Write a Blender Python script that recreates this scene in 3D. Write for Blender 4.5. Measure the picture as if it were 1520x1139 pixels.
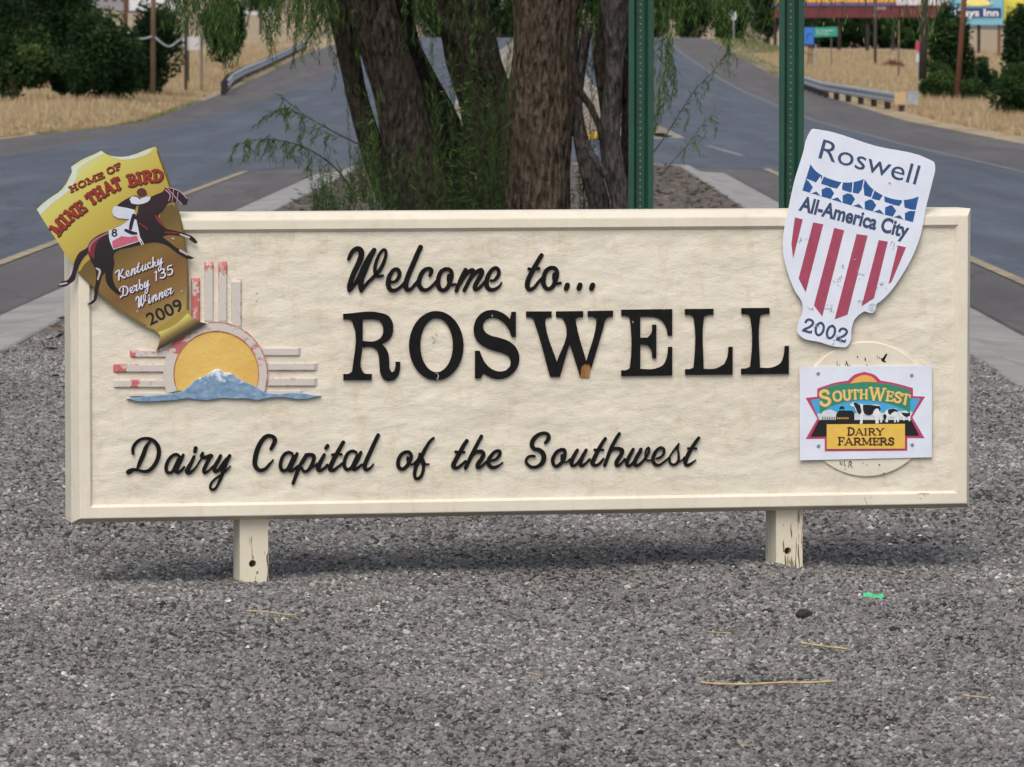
import bpy, bmesh, math, random
import numpy as np
from mathutils import Vector, geometry
random.seed(7); RNG = np.random.default_rng(11)
scene = bpy.context.scene
for o in list(bpy.data.objects): bpy.data.objects.remove(o)

# ------------------------------------------------------------------ camera, world, sun, exposure
FPX = 8064.0; CH = 1.73; PITCH = math.atan(484.5/FPX)
cd = bpy.data.cameras.new('camera'); cam = bpy.data.objects.new('camera', cd); scene.collection.objects.link(cam)
cam.location = (0, 0, CH); cam.rotation_euler = (math.pi/2-PITCH, 0, 0)
cd.sensor_width = 36; cd.lens = 36*FPX/1520; cd.clip_start = 0.5; cd.clip_end = 6000
cd.dof.use_dof = True; cd.dof.focus_distance = 18.0; cd.dof.aperture_fstop = 19
scene.camera = cam
SUN_EL, SUN_AZ = math.radians(52), math.radians(193)      # azimuth clockwise from +Y: sun behind the camera, a little left
w = bpy.data.worlds.new('World'); scene.world = w; w.use_nodes = True
wn = w.node_tree.nodes; wn.clear()
sky = wn.new('ShaderNodeTexSky'); sky.sky_type = 'NISHITA'; sky.sun_disc = False
sky.sun_elevation = SUN_EL; sky.sun_rotation = SUN_AZ
sky.dust_density = 3.0; sky.air_density = 1.0; sky.ozone_density = 1.0
bg = wn.new('ShaderNodeBackground'); bg.inputs['Strength'].default_value = 0.11
wo = wn.new('ShaderNodeOutputWorld')
hs = wn.new('ShaderNodeHueSaturation'); hs.inputs['Saturation'].default_value = .55       # thin high cloud: a paler sky all over
w.node_tree.links.new(sky.outputs[0], hs.inputs['Color']); w.node_tree.links.new(hs.outputs[0], bg.inputs[0]); w.node_tree.links.new(bg.outputs[0], wo.inputs[0])
sd = bpy.data.lights.new('sun', 'SUN'); sd.energy = 1.15; sd.angle = math.radians(42); sd.color = (1.0, 0.93, 0.82)
so = bpy.data.objects.new('sun', sd); scene.collection.objects.link(so)
sdir = Vector((math.sin(SUN_AZ)*math.cos(SUN_EL), math.cos(SUN_AZ)*math.cos(SUN_EL), math.sin(SUN_EL)))
so.rotation_euler = sdir.to_track_quat('Z', 'Y').to_euler(); so.location = (0, -5, 12)
scene.view_settings.view_transform = 'Standard'; scene.view_settings.look = 'None'
scene.view_settings.exposure = 0.62; scene.view_settings.gamma = 1; scene.view_settings.use_curve_mapping = False

# ------------------------------------------------------------------ survey: image point -> place
FV = np.array([0, math.cos(PITCH), -math.sin(PITCH)]); UV = np.array([0, math.sin(PITCH), math.cos(PITCH)])
def ray(px, py): return FV - UV*((py-569.5)/FPX) + np.array([1.0, 0, 0])*((px-760)/FPX)
def at(px, py, Y):
    d = ray(px, py); t = Y/d[1]; return np.array([0, 0, CH]) + d*t
RY = [0, 60, 115, 150, 192, 240, 300, 350, 400, 440, 520, 700, 6000]
RZ = [-.12, -.12, -.12, -.02, .42, .98, 1.84, 2.5, 3.1, 3.3, 3.3, 3.2, 3.2]
def road_z(y): return np.interp(y, RY, RZ)
def field_z(x, y):
    r = np.interp(y, [0, 110, 150, 200, 300, 400, 600, 1500, 6000], [-.12, -.13, -.12, .02, 1.12, 1.83, 2.9, 7.3, 30])
    l = np.interp(y, [0, 110, 150, 200, 300, 450, 800, 1500, 6000], [-.12, -.12, -.02, .3, 1.35, 3.0, 8.2, 16.5, 90])
    k = np.clip((np.asarray(x, float)/(np.asarray(y, float)*.09+6)+1)/2, 0, 1); k = k*k*(3-2*k)
    return l+(r-l)*k
LOX = ([0, 122, 130, 140, 154, 192, 225, 300, 6000], [-11.8, -11.5, -11.0, -10.1, -10.0, -10.3, -10.7, -11.6, -11.6])      # outer edge, left roadway
ROX = ([0, 120, 200, 300, 400, 6000], [10.9, 10.9, 10.8, 12.4, 14.4, 14.4])  # outer edge, right roadway
def ground_z(x, y):
    x = np.asarray(x, float); y = np.asarray(y, float)
    lo = np.interp(y, *LOX); ro = np.interp(y, *ROX)
    out = np.maximum(lo-x, x-ro)
    s = np.clip((out-1.0)/8.0, 0, 1); s = s*s*(3-2*s)
    rz = road_z(y); g = rz + (field_z(x, y)-rz)*s
    return np.where(out < 0.0, rz-0.05, g-0.012)
def hit(px, py):                       # where the view through an image point meets the ground
    d = ray(px, py); prev = 15.0
    for Y in np.arange(15, 3000, 1.0):
        t = Y/d[1]; P = np.array([0, 0, CH])+d*t
        if P[2] <= float(ground_z(P[0], P[1])): return P
        if Y > 2990: break
    return P
# sign pose
SX, SY, SA = 0.0565, 18.0, 0.20355; SW = 3.0437; SZ0, SZ1 = 0.2069, 1.2197
SN = np.array([math.sin(SA), -math.cos(SA), 0]); ST = np.array([math.cos(SA), math.sin(SA), 0]); SO = np.array([SX, SY, 0])
def sl(px, py, v=0.0):                 # image point -> sign coordinates (u along, v depth away from the viewer, z up)
    d = ray(px, py); C = np.array([0, 0, CH]); P0 = SO - SN*v
    t = (SN@(P0-C))/(SN@d); P = C+d*t
    return (float((P-SO)@ST), v, float(P[2]))

# ------------------------------------------------------------------ materials
def nt(name):
    m = bpy.data.materials.new(name); m.use_nodes = True
    n = m.node_tree.nodes; l = m.node_tree.links; return m, n, l, n['Principled BSDF']
def ramp(n, stops, interp='LINEAR'):
    r = n.new('ShaderNodeValToRGB'); r.color_ramp.interpolation = interp
    e = r.color_ramp.elements
    while len(e) < len(stops): e.new(0.5)
    for k, (p, c) in enumerate(stops):
        e[k].position = p; e[k].color = (c[0], c[1], c[2], 1)
    return r
def noise(n, l, scale, detail=4, vec=None, rough=.55):
    t = n.new('ShaderNodeTexNoise'); t.inputs['Scale'].default_value = scale; t.inputs['Detail'].default_value = detail
    t.inputs['Roughness'].default_value = rough
    if vec: l.new(vec, t.inputs['Vector'])
    return t
def coords(n, l, kind='Object', scale=(1, 1, 1)):
    c = n.new('ShaderNodeTexCoord'); m = n.new('ShaderNodeMapping'); m.inputs['Scale'].default_value = scale
    l.new(c.outputs[kind], m.inputs[0]); return m.outputs[0]
def mix(n, l, f, a, b):
    m = n.new('ShaderNodeMix'); m.data_type = 'RGBA'
    for s, v in ((m.inputs[0], f), (m.inputs[6], a), (m.inputs[7], b)):
        if hasattr(v, 'is_linked') or hasattr(v, 'links'): l.new(v, s)
        elif isinstance(v, (int, float)): s.default_value = v
        else: s.default_value = (v[0], v[1], v[2], 1)
    return m.outputs[2]
def pm(name, a, b=None, scale=8, rough=.7, bump=0, bscale=None, sc=(1, 1, 1), metal=0, detail=4, spec=.4, lo=.35, hi=.65):
    m, n, l, p = nt(name); v = coords(n, l, scale=sc)
    if b is None: b = tuple(x*.82 for x in a)
    t = noise(n, l, scale, detail, v); r = ramp(n, [(lo, b), (hi, a)]); l.new(t.outputs[0], r.inputs[0]); l.new(r.outputs[0], p.inputs['Base Color'])
    p.inputs['Roughness'].default_value = rough; p.inputs['Metallic'].default_value = metal; p.inputs['Specular IOR Level'].default_value = spec
    if bump:
        t2 = noise(n, l, bscale or scale*4, 5, v); bp = n.new('ShaderNodeBump'); bp.inputs['Strength'].default_value = bump; bp.inputs['Distance'].default_value = .01
        l.new(t2.outputs[0], bp.inputs['Height']); l.new(bp.outputs[0], p.inputs['Normal'])
    return m
def attr_mat(name, stops, attr='tone', rough=.8, scale=0, spec=.3, trans=0, kind='GEOMETRY'):
    m, n, l, p = nt(name); a = n.new('ShaderNodeAttribute'); a.attribute_name = attr; a.attribute_type = kind
    r = ramp(n, stops); l.new(a.outputs['Fac'], r.inputs[0]); l.new(r.outputs[0], p.inputs['Base Color'])
    p.inputs['Roughness'].default_value = rough; p.inputs['Specular IOR Level'].default_value = spec
    if trans:
        t = n.new('ShaderNodeBsdfTranslucent'); l.new(r.outputs[0], t.inputs[0]); ms = n.new('ShaderNodeMixShader'); ms.inputs[0].default_value = trans
        l.new(p.outputs[0], ms.inputs[1]); l.new(t.outputs[0], ms.inputs[2]); l.new(ms.outputs[0], n['Material Output'].inputs[0])
    return m
M = {}
CREAM = (.73, .672, .56)
def cream_mat(name, dirt, bmp):
    m, n, l, p = nt(name); v = coords(n, l)
    t = noise(n, l, 2.6, 5, v); r = ramp(n, [(.35, (.665, .605, .495)), (.68, CREAM)]); l.new(t.outputs[0], r.inputs[0])
    v2 = coords(n, l, scale=(1, 1, .35)); t2 = noise(n, l, 22, 7, v2, .7); r2 = ramp(n, [(.52, (1, 1, 1)), (.8, (.83, .77, .67))]); l.new(t2.outputs[0], r2.inputs[0])
    mm = n.new('ShaderNodeMix'); mm.data_type = 'RGBA'; mm.blend_type = 'MULTIPLY'; mm.inputs[0].default_value = dirt
    l.new(r.outputs[0], mm.inputs[6]); l.new(r2.outputs[0], mm.inputs[7])
    # small dark chips and scuffs
    t3 = noise(n, l, 60, 3, v); t4 = noise(n, l, 5, 2, v)
    ma = n.new('ShaderNodeMath'); ma.operation = 'MULTIPLY'; l.new(t3.outputs[0], ma.inputs[0]); l.new(t4.outputs[0], ma.inputs[1])
    r3 = ramp(n, [(.485, (0, 0, 0)), (.50, (1, 1, 1))]); l.new(ma.outputs[0], r3.inputs[0])
    c = mix(n, l, r3.outputs[0], mm.outputs[2], (.16, .12, .08)); l.new(c, p.inputs['Base Color'])
    p.inputs['Roughness'].default_value = .62; p.inputs['Specular IOR Level'].default_value = .3
    a = noise(n, l, 9, 4, coords(n, l, scale=(1, 1, 1.8))); b = noise(n, l, 240, 2, v)
    ad = n.new('ShaderNodeMath'); ad.operation = 'MULTIPLY_ADD'; ad.inputs[1].default_value = .10; l.new(b.outputs[0], ad.inputs[0]); l.new(a.outputs[0], ad.inputs[2])
    bp = n.new('ShaderNodeBump'); bp.inputs['Strength'].default_value = bmp; bp.inputs['Distance'].default_value = .01
    l.new(ad.outputs[0], bp.inputs['Height']); l.new(bp.outputs[0], p.inputs['Normal'])
    return m
M['cream'] = cream_mat('cream_paint', .75, .25); M['field'] = cream_mat('cream_field_paint', .9, .85)
def post_mat():
    m, n, l, p = nt('peeling_post_paint'); v = coords(n, l, scale=(1, 1, .12))
    t = noise(n, l, 55, 6, v, .65); r = ramp(n, [(.60, (.66, .60, .47)), (.64, (.30, .22, .15)), (.75, (.12, .09, .06))]); l.new(t.outputs[0], r.inputs[0])
    l.new(r.outputs[0], p.inputs['Base Color']); p.inputs['Roughness'].default_value = .75
    bp = n.new('ShaderNodeBump'); bp.inputs['Strength'].default_value = .4; bp.inputs['Distance'].default_value = .01; bp.invert = True
    l.new(t.outputs[0], bp.inputs['Height']); l.new(bp.outputs[0], p.inputs['Normal']); return m
M['post'] = post_mat()
M['black'] = pm('black_letter_paint', (.0055, .0055, .006), (.010, .0095, .009), 40, .6, .12, 160, spec=.14)
M['bareedge'] = pm('brown_edge', (.07, .03, .012), None, 40, .7)
M['wood'] = pm('exposed_wood', (.42, .22, .07), (.25, .11, .03), 60, .8, .3, sc=(1, 1, .2))
M['yellow'] = pm('sun_yellow_paint', (.72, .49, .14), (.66, .40, .10), 6, .6, .2, 90)
M['darkline'] = pm('dark_red_line', (.35, .06, .05), (.55, .30, .25), 45, .7)
M['white'] = pm('white_sheet_metal', (.72, .76, .86), (.66, .70, .80), 10, .38, .03)
M['screw'] = pm('screw_head', (.38, .40, .42), None, 50, .4, metal=.6)
M['steel'] = pm('galvanised_steel', (.42, .44, .48), (.30, .32, .35), 3, .45, metal=.55)
M['asphalt'] = None
def asphalt(name, a, b):
    m, n, l, p = nt(name); v = coords(n, l, 'Object', (1, .035, 1)); t = noise(n, l, 1.6, 6, v); r = ramp(n, [(.3, b), (.7, a)]); l.new(t.outputs[0], r.inputs[0])
    v2 = coords(n, l, 'Object', (1, 1, 1)); t2 = noise(n, l, 9, 4, v2); r2 = ramp(n, [(.3, (.78, .78, .78)), (.7, (1.15, 1.15, 1.15))]); l.new(t2.outputs[0], r2.inputs[0])
    mm = n.new('ShaderNodeMix'); mm.data_type = 'RGBA'; mm.blend_type = 'MULTIPLY'; mm.inputs[0].default_value = 1; l.new(r.outputs[0], mm.inputs[6]); l.new(r2.outputs[0], mm.inputs[7])
    v3 = coords(n, l, 'Object', (1, .22, 1)); t4 = noise(n, l, .5, 3, v3); r4 = ramp(n, [(.38, (1, 1, 1)), (.46, (.91, .91, .91)), (.56, (.91, .91, .91)), (.62, (1.05, 1.05, 1.05))]); l.new(t4.outputs[0], r4.inputs[0])
    m2 = n.new('ShaderNodeMix'); m2.data_type = 'RGBA'; m2.blend_type = 'MULTIPLY'; m2.inputs[0].default_value = 1; l.new(mm.outputs[2], m2.inputs[6]); l.new(r4.outputs[0], m2.inputs[7])
    vo = n.new('ShaderNodeTexVoronoi'); vo.feature = 'DISTANCE_TO_EDGE'; vo.inputs['Scale'].default_value = .5; w_ = noise(n, l, 1.4, 4, v3); ad = n.new('ShaderNodeVectorMath'); ad.operation = 'ADD'; l.new(v3, ad.inputs[0]); l.new(w_.outputs['Color'], ad.inputs[1]); l.new(ad.outputs[0], vo.inputs['Vector'])
    r5 = ramp(n, [(.004, (.74, .74, .74)), (.014, (1, 1, 1))]); l.new(vo.outputs[0], r5.inputs[0])
    m3 = n.new('ShaderNodeMix'); m3.data_type = 'RGBA'; m3.blend_type = 'MULTIPLY'; m3.inputs[0].default_value = 1; l.new(m2.outputs[2], m3.inputs[6]); l.new(r5.outputs[0], m3.inputs[7])
    l.new(m3.outputs[2], p.inputs['Base Color']); p.inputs['Roughness'].default_value = .85; p.inputs['Specular IOR Level'].default_value = .25
    bp = n.new('ShaderNodeBump'); bp.inputs['Strength'].default_value = .4; bp.inputs['Distance'].default_value = .02; t3 = noise(n, l, 60, 3, v2)
    l.new(t3.outputs[0], bp.inputs['Height']); l.new(bp.outputs[0], p.inputs['Normal']); return m
M['lane'] = asphalt('lane_asphalt', (.106, .122, .152), (.076, .087, .110))
M['shoulder'] = asphalt('shoulder_asphalt', (.130, .120, .120), (.098, .090, .091))
M['lineyellow'] = pm('faded_yellow_line', (.36, .29, .17), (.15, .13, .12), 3, .8, lo=.3, hi=.6)
M['linewhite'] = pm('faded_white_line', (.26, .27, .30), (.12, .13, .15), 3, .8, lo=.35, hi=.65)
M['linefaint'] = pm('worn_white_line', (.17, .18, .20), (.10, .11, .13), 2, .8, lo=.35, hi=.65)
M['kerb'] = pm('kerb_concrete', (.30, .29, .28), (.22, .21, .20), 1.5, .9, .4, 30)
M['kerbyellow'] = pm('yellow_kerb_paint', (.55, .36, .06), (.35, .22, .05), 4, .8)
M['green'] = pm('green_post_paint', (.014, .070, .044), (.010, .050, .033), 4, .55, .1, 60)
M['gwood'] = pm('grey_pole_wood', (.17, .135, .11), (.10, .08, .065), 3, .9, .3, sc=(1, 1, .2))
M['rwood'] = pm('red_brown_pole_wood', (.20, .085, .045), (.12, .055, .035), 3, .9, .3, sc=(1, 1, .2))
M['twood'] = pm('tan_pole_wood', (.20, .14, .085), (.13, .09, .055), 3, .9, .3, sc=(1, 1, .2))
M['dwood'] = pm('dark_wood_and_rail_shade', (.035, .025, .022), (.02, .016, .014), 3, .9)
M['bark'] = None
def bark(name, a, b, c):
    m, n, l, p = nt(name); v = coords(n, l, 'Object', (1, 1, .30)); t = noise(n, l, 36, 8, v, .68); r = ramp(n, [(.38, c), (.47, b), (.62, a)]); l.new(t.outputs[0], r.inputs[0])
    t2 = noise(n, l, 3.0, 4, coords(n, l, 'Object', (1, 1, .5))); r9 = ramp(n, [(.4, (0, 0, 0)), (.7, (.6, .6, .6))]); l.new(t2.outputs[0], r9.inputs[0]); cc = mix(n, l, r9.outputs[0], r.outputs[0], b)
    l.new(cc, p.inputs['Base Color']); p.inputs['Roughness'].default_value = .95; p.inputs['Specular IOR Level'].default_value = .1
    vo = n.new('ShaderNodeTexVoronoi'); vo.inputs['Scale'].default_value = 30; l.new(coords(n, l, 'Object', (1, 1, .30)), vo.inputs['Vector'])
    ad = n.new('ShaderNodeMath'); ad.operation = 'ADD'; l.new(t.outputs[0], ad.inputs[0]); l.new(vo.outputs[0], ad.inputs[1])
    bp = n.new('ShaderNodeBump'); bp.inputs['Strength'].default_value = 1; bp.inputs['Distance'].default_value = .09
    l.new(ad.outputs[0], bp.inputs['Height']); l.new(bp.outputs[0], p.inputs['Normal']); return m
M['bark'] = bark('furrowed_bark', (.215, .165, .115), (.105, .082, .062), (.018, .014, .012))
M['barkdark'] = bark('dark_bark', (.115, .092, .074), (.055, .044, .036), (.013, .011, .010))
M['barkblack'] = bark('black_bark', (.040, .032, .028), (.018, .015, .013), (.006, .005, .005))
M['barkgrey'] = bark('grey_bark', (.17, .15, .14), (.085, .075, .07), (.03, .026, .025))
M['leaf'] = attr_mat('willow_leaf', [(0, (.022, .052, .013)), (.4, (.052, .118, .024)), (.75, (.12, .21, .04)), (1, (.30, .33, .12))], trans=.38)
M['leafdark'] = attr_mat('dark_tree_leaf', [(0, (.005, .015, .006)), (.5, (.014, .036, .012)), (.8, (.038, .072, .024)), (1, (.075, .115, .04))], trans=.10, spec=.08)
M['leafmid'] = attr_mat('mid_tree_leaf', [(0, (.010, .026, .009)), (.5, (.030, .062, .020)), (1, (.095, .14, .045))], trans=.12, spec=.08)
M['drygrass'] = attr_mat('dry_grass_blade', [(0, (.22, .145, .08)), (.5, (.43, .32, .185)), (.9, (.62, .50, .32)), (1, (.15, .17, .07))], trans=.25)
M['greengrass'] = attr_mat('green_grass_blade', [(0, (.06, .085, .03)), (.5, (.12, .15, .055)), (1, (.34, .30, .16))], trans=.25)
M['straw'] = pm('straw', (.52, .40, .22), (.38, .27, .14), 80, .7)

# ------------------------------------------------------------------ mesh helpers
def link(o, parent=None):
    scene.collection.objects.link(o)
    if parent is not None: o.parent = parent
    return o
def mesh(name, V, F, m=None, parent=None, smooth=False, attrs=None):
    me = bpy.data.meshes.new(name)
    if isinstance(V, np.ndarray) and isinstance(F, np.ndarray):
        me.vertices.add(len(V)); me.vertices.foreach_set('co', V.astype(np.float32).ravel())
        k = F.shape[1]; me.loops.add(F.size); me.loops.foreach_set('vertex_index', F.astype(np.int32).ravel())
        me.polygons.add(len(F)); me.polygons.foreach_set('loop_start', np.arange(0, F.size, k, dtype=np.int32))
        me.update(calc_edges=True)
    else:
        me.from_pydata([tuple(map(float, v)) for v in V], [], [tuple(map(int, f)) for f in F]); me.update()
    if smooth: me.polygons.foreach_set('use_smooth', [True]*len(me.polygons))
    if attrs:
        for an, av in attrs.items():
            a = me.attributes.new(an, 'FLOAT', 'POINT'); a.data.foreach_set('value', np.asarray(av, np.float32))
    for mm in (m if isinstance(m, (list, tuple)) else [m]):
        if mm: me.materials.append(mm)
    return link(bpy.data.objects.new(name, me), parent)
def tag(o, label=None, cat=None, group=None, kind=None):
    if label: o['label'] = label
    if cat: o['category'] = cat
    if group: o['group'] = group
    if kind: o['kind'] = kind
    return o
def empty(name, loc, rz=0, label=None, cat=None, group=None):
    o = bpy.data.objects.new(name, None); link(o); o.location = tuple(map(float, loc)); o.rotation_euler = (0, 0, rz)
    o.empty_display_size = .1; return tag(o, label, cat, group)
def boxvf(x0, x1, y0, y1, z0, z1):
    V = [(x, y, z) for x in (x0, x1) for y in (y0, y1) for z in (z0, z1)]
    F = [(0, 1, 3, 2), (4, 6, 7, 5), (0, 4, 5, 1), (2, 3, 7, 6), (0, 2, 6, 4), (1, 5, 7, 3)]
    return V, F
def box(name, b, m, parent=None, bev=0):
    V, F = boxvf(*b); o = mesh(name, V, F, m, parent)
    if bev: bevel(o, bev)
    return o
def bevel(o, w, seg=2):
    bm = bmesh.new(); bm.from_mesh(o.data); bmesh.ops.bevel(bm, geom=list(bm.edges), offset=w, segments=seg, affect='EDGES', profile=.6)
    bm.to_mesh(o.data); bm.free()
def tube(P, R, seg=12, cap=True, squash=None):
    P = [np.asarray(p, float) for p in P]; V = []; F = []; n = len(P)
    for i, p in enumerate(P):
        t = P[min(i+1, n-1)]-P[max(i-1, 0)]; t = t/np.linalg.norm(t)
        a = np.cross(t, [0, 1, 0]) if abs(t[1]) < .9 else np.cross(t, [1, 0, 0]); a /= np.linalg.norm(a); b = np.cross(t, a)
        for k in range(seg):
            th = 2*math.pi*k/seg; V.append(p+(a*math.cos(th)+b*math.sin(th))*R[i])
    for i in range(n-1):
        for k in range(seg):
            k2 = (k+1) % seg; F.append((i*seg+k, i*seg+k2, (i+1)*seg+k2, (i+1)*seg+k))
    if cap: F.append(tuple(range(seg-1, -1, -1))); F.append(tuple((n-1)*seg+k for k in range(seg)))
    return V, F
def smoothpts(pts, n=6, dm=2):                # Catmull-Rom through points of any dimension
    P = [np.asarray(p, float) for p in pts]
    if len(P) < 3: return [P[0]*(1-t)+P[-1]*t for t in np.linspace(0, 1, n+1)]
    out = []
    for i in range(len(P)-1):
        p0 = P[i-1] if i else 2*P[0]-P[1]; p3 = P[i+2] if i+2 < len(P) else 2*P[-1]-P[-2]; p1, p2 = P[i], P[i+1]
        L = np.linalg.norm(p2[:dm]-p1[:dm])+1e-9
        t1 = (p2-p0); t1 = t1/(np.linalg.norm(t1[:dm])+1e-9)*L; t2 = (p3-p1); t2 = t2/(np.linalg.norm(t2[:dm])+1e-9)*L
        for k in range(n):
            t = k/n; out.append((2*t**3-3*t*t+1)*p1+(t**3-2*t*t+t)*t1+(-2*t**3+3*t*t)*p2+(t**3-t*t)*t2)
    out.append(P[-1]); return out
def soft_loop(pts, ang=50, n=5):        # closed outline: gentle turns are rounded, sharp corners kept
    P = [np.asarray(p[:2], float) for p in pts]; N = len(P); T = []
    for i in range(N):
        a = P[i]-P[i-1]; b = P[(i+1) % N]-P[i]; la, lb = np.linalg.norm(a), np.linalg.norm(b)
        c = np.clip(a@b/(la*lb+1e-9), -1, 1)
        T.append(None if math.degrees(math.acos(c)) > ang else (a/la*lb+b/lb*la)/(la+lb))
    out = []
    for i in range(N):
        p, q = P[i], P[(i+1) % N]; L = np.linalg.norm(q-p); d = (q-p)/(L+1e-9)
        t1 = d if T[i] is None else T[i]; t2 = d if T[(i+1) % N] is None else T[(i+1) % N]
        if T[i] is None and T[(i+1) % N] is None: out.append(p); continue
        for k in range(n):
            t = k/n; out.append((2*t**3-3*t*t+1)*p+(t**3-2*t*t+t)*t1*L+(-2*t**3+3*t*t)*q+(t**3-t*t)*t2*L)
    return out
class Frame:                            # maps crop pixels to a thing standing in sign coordinates
    def __init__(s, ox, oy, k, parent, org=(0, 0, 0)): s.o = (ox, oy); s.k = k; s.p = parent; s.org = org
    def __call__(s, x, y, v):
        q = sl(s.o[0]+x/s.k, s.o[1]+y/s.k, v); return (q[0]-s.org[0], q[1]-s.org[1], q[2]-s.org[2])
def plate(name, fr, loops, v0, v1, m, inset=0.0, soft=True, ang=50, side=None, parent=None):
    """solid cut-out: loops in crop pixels (outer, holes...), front at depth v0, back at v1"""
    L = [soft_loop(l, ang) if soft else [np.asarray(p[:2], float) for p in l] for l in loops]
    front = [[Vector(fr(p[0], p[1], v0)) for p in l] for l in L]; back = [[Vector(fr(p[0], p[1], v1)) for p in l] for l in L]
    V = []; F = []; mi = []
    if inset:
        outer = [[v.copy() for v in l] for l in front]
        for li, l in enumerate(front):
            n = len(l); area = sum(l[i].x*l[(i+1) % n].z-l[(i+1) % n].x*l[i].z for i in range(n)); sgn = 1 if area > 0 else -1
            if li: sgn = -sgn
            new = []
            for i in range(n):
                a = (l[i]-l[i-1]); b = (l[(i+1) % n]-l[i])
                na = Vector((-a.z, 0, a.x)).normalized(); nb = Vector((-b.z, 0, b.x)).normalized(); nn = (na+nb)
                nn = nn.normalized() if nn.length > .2 else na
                new.append(l[i]+nn*sgn*inset)
            front[li] = new; outer[li] = [Vector((v.x, v.y+inset*.8, v.z)) for v in outer[li]]
    tri = geometry.tessellate_polygon([[Vector((v.x, v.z, 0)) for v in l] for l in front])
    flat = [v for l in front for v in l]; V += flat
    for t in tri:
        a, b, c = (flat[k] for k in t); nrm = (b-a).cross(c-a)
        F.append(tuple(t) if nrm.y < 0 else tuple(reversed(t))); mi.append(0)
    rings = [front] + ([outer] if inset else []) + [back]
    base = 0; starts = []
    for r in rings:
        if r is not front: V += [v for l in r for v in l]
        starts.append(base); base += sum(len(l) for l in r)
    for ri in range(len(rings)-1):
        off = 0
        for li, l in enumerate(L):
            n = len(l); A = starts[ri]+off; B = starts[ri+1]+off
            fl = front[li]; area = sum(fl[i].x*fl[(i+1) % n].z-fl[(i+1) % n].x*fl[i].z for i in range(n)); ccw = (area > 0) != (li > 0)
            for i in range(n):
                j = (i+1) % n; q = (A+i, B+i, B+j, A+j) if ccw else (A+j, B+j, B+i, A+i); F.append(q)
                mi.append(1 if side and ri == len(rings)-2 else 0)
            off += n
    o = mesh(name, V, F, [m, side] if side else m, parent if parent is not None else fr.p)
    o.data.polygons.foreach_set('material_index', mi); return o
def strokes(name, fr, ss, v0, h, m, wk=1.0, parent=None, lift=.00012, dome=.72, n=6):
    """brush strokes: each a list of (x, y, width) in crop pixels, raised h above depth v0"""
    V = []; F = []
    for si, s in enumerate(ss):
        pts = smoothpts([(p[0], p[1], p[2]) for p in s], n) if len(s) > 1 else s
        pts = [np.array(p, float) for p in pts]
        d0 = pts[1][:2]-pts[0][:2]; d0 = d0/np.linalg.norm(d0); d1 = pts[-1][:2]-pts[-2][:2]; d1 = d1/np.linalg.norm(d1)
        head = []; tail = []
        for t in (.98, .8, .5, .25):
            r0 = pts[0][2]*wk/2; r1 = pts[-1][2]*wk/2; c = math.sqrt(1-t*t)
            head.append((*(pts[0][:2]-d0*r0*t*.85), pts[0][2]*c)); tail.insert(0, (*(pts[-1][:2]+d1*r1*t*.85), pts[-1][2]*c))
        pts = [np.array(p) for p in head]+pts+[np.array(p) for p in tail]
        b = len(V); hh = h+si*lift
        for i, p in enumerate(pts):
            t = pts[min(i+1, len(pts)-1)][:2]-pts[max(i-1, 0)][:2]; t = t/(np.linalg.norm(t)+1e-9); nr = np.array([-t[1], t[0]]); r = p[2]*wk/2
            for a, z in ((1, 0), (.96, .75), (dome, 1), (-dome, 1), (-.96, .75), (-1, 0)):
                q = p[:2]+nr*r*a; V.append(fr(q[0], q[1], v0-hh*z))
        for i in range(len(pts)-1):
            for k in range(5):
                A = b+i*6+k; F.append((A, A+1, A+7, A+6))
        F.append(tuple(b+k for k in range(6))); e = b+(len(pts)-1)*6; F.append(tuple(e+5-k for k in range(6)))
    me = mesh(name, V, F, m, parent if parent is not None else fr.p)
    if len(ss) > 2 and name not in ('letter', 'lettering'): me['kind'] = 'stuff'
    bm = bmesh.new(); bm.from_mesh(me.data); bmesh.ops.recalc_face_normals(bm, faces=bm.faces); bm.to_mesh(me.data); bm.free()
    return me
def sh(ss, dx, dy, k=1.0): return [[(x*k+dx, y*k+dy, w*k) for x, y, w in s] for s in ss]
def circ(cx, cy, rx, ry=None, n=40, a0=0, a1=360):
    ry = ry or rx; return [(cx+rx*math.cos(math.radians(a0+(a1-a0)*i/n)), cy+ry*math.sin(math.radians(a0+(a1-a0)*i/n))) for i in range(n+(0 if a1-a0 == 360 else 1))]

# ------------------------------------------------------------------ ground and roads
YS = sorted(set([-30, -10, 0, 8, 14, 20, 30, 45, 60, 75, 86, 89, 100, 115] + list(range(120, 440, 8)) + RY[2:-1] + [460, 480, 560, 620, 800, 1000, 1300, 1700, 2300, 3200, 4500, 6000]))
def sheet(name, left, right, dz, m, y0, y1, nx=1, kind='structure'):
    ys = [y0]+[y for y in YS if y0 < y < y1]+[y1]; V = []; F = []
    for y in ys:
        a, b = left(y), right(y)
        for k in range(nx+1): V.append((a+(b-a)*k/nx, y, float(road_z(y))+dz))
    for i in range(len(ys)-1):
        for k in range(nx):
            A = i*(nx+1)+k; F.append((A, A+1, A+nx+2, A+nx+1))
    return tag(mesh(name, V, F, m), kind=kind)
lo = lambda y: float(np.interp(y, *LOX)); ro = lambda y: float(np.interp(y, *ROX))
kl = lambda y: np.interp(y, [-30, 38.8, 66, 89], [-4.1, -3.66, -3.33, -3.05]); kr = lambda y: 3.38+0*y
gx = [-900, -500, -250, -140, -90, -60, -45, -35]+[x*1.0 for x in range(-30, 31)]+[35, 45, 60, 90, 140, 250, 500, 900]
gy = sorted(set(YS+list(range(110, 420, 6))))
GV = []; GF = []
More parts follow.
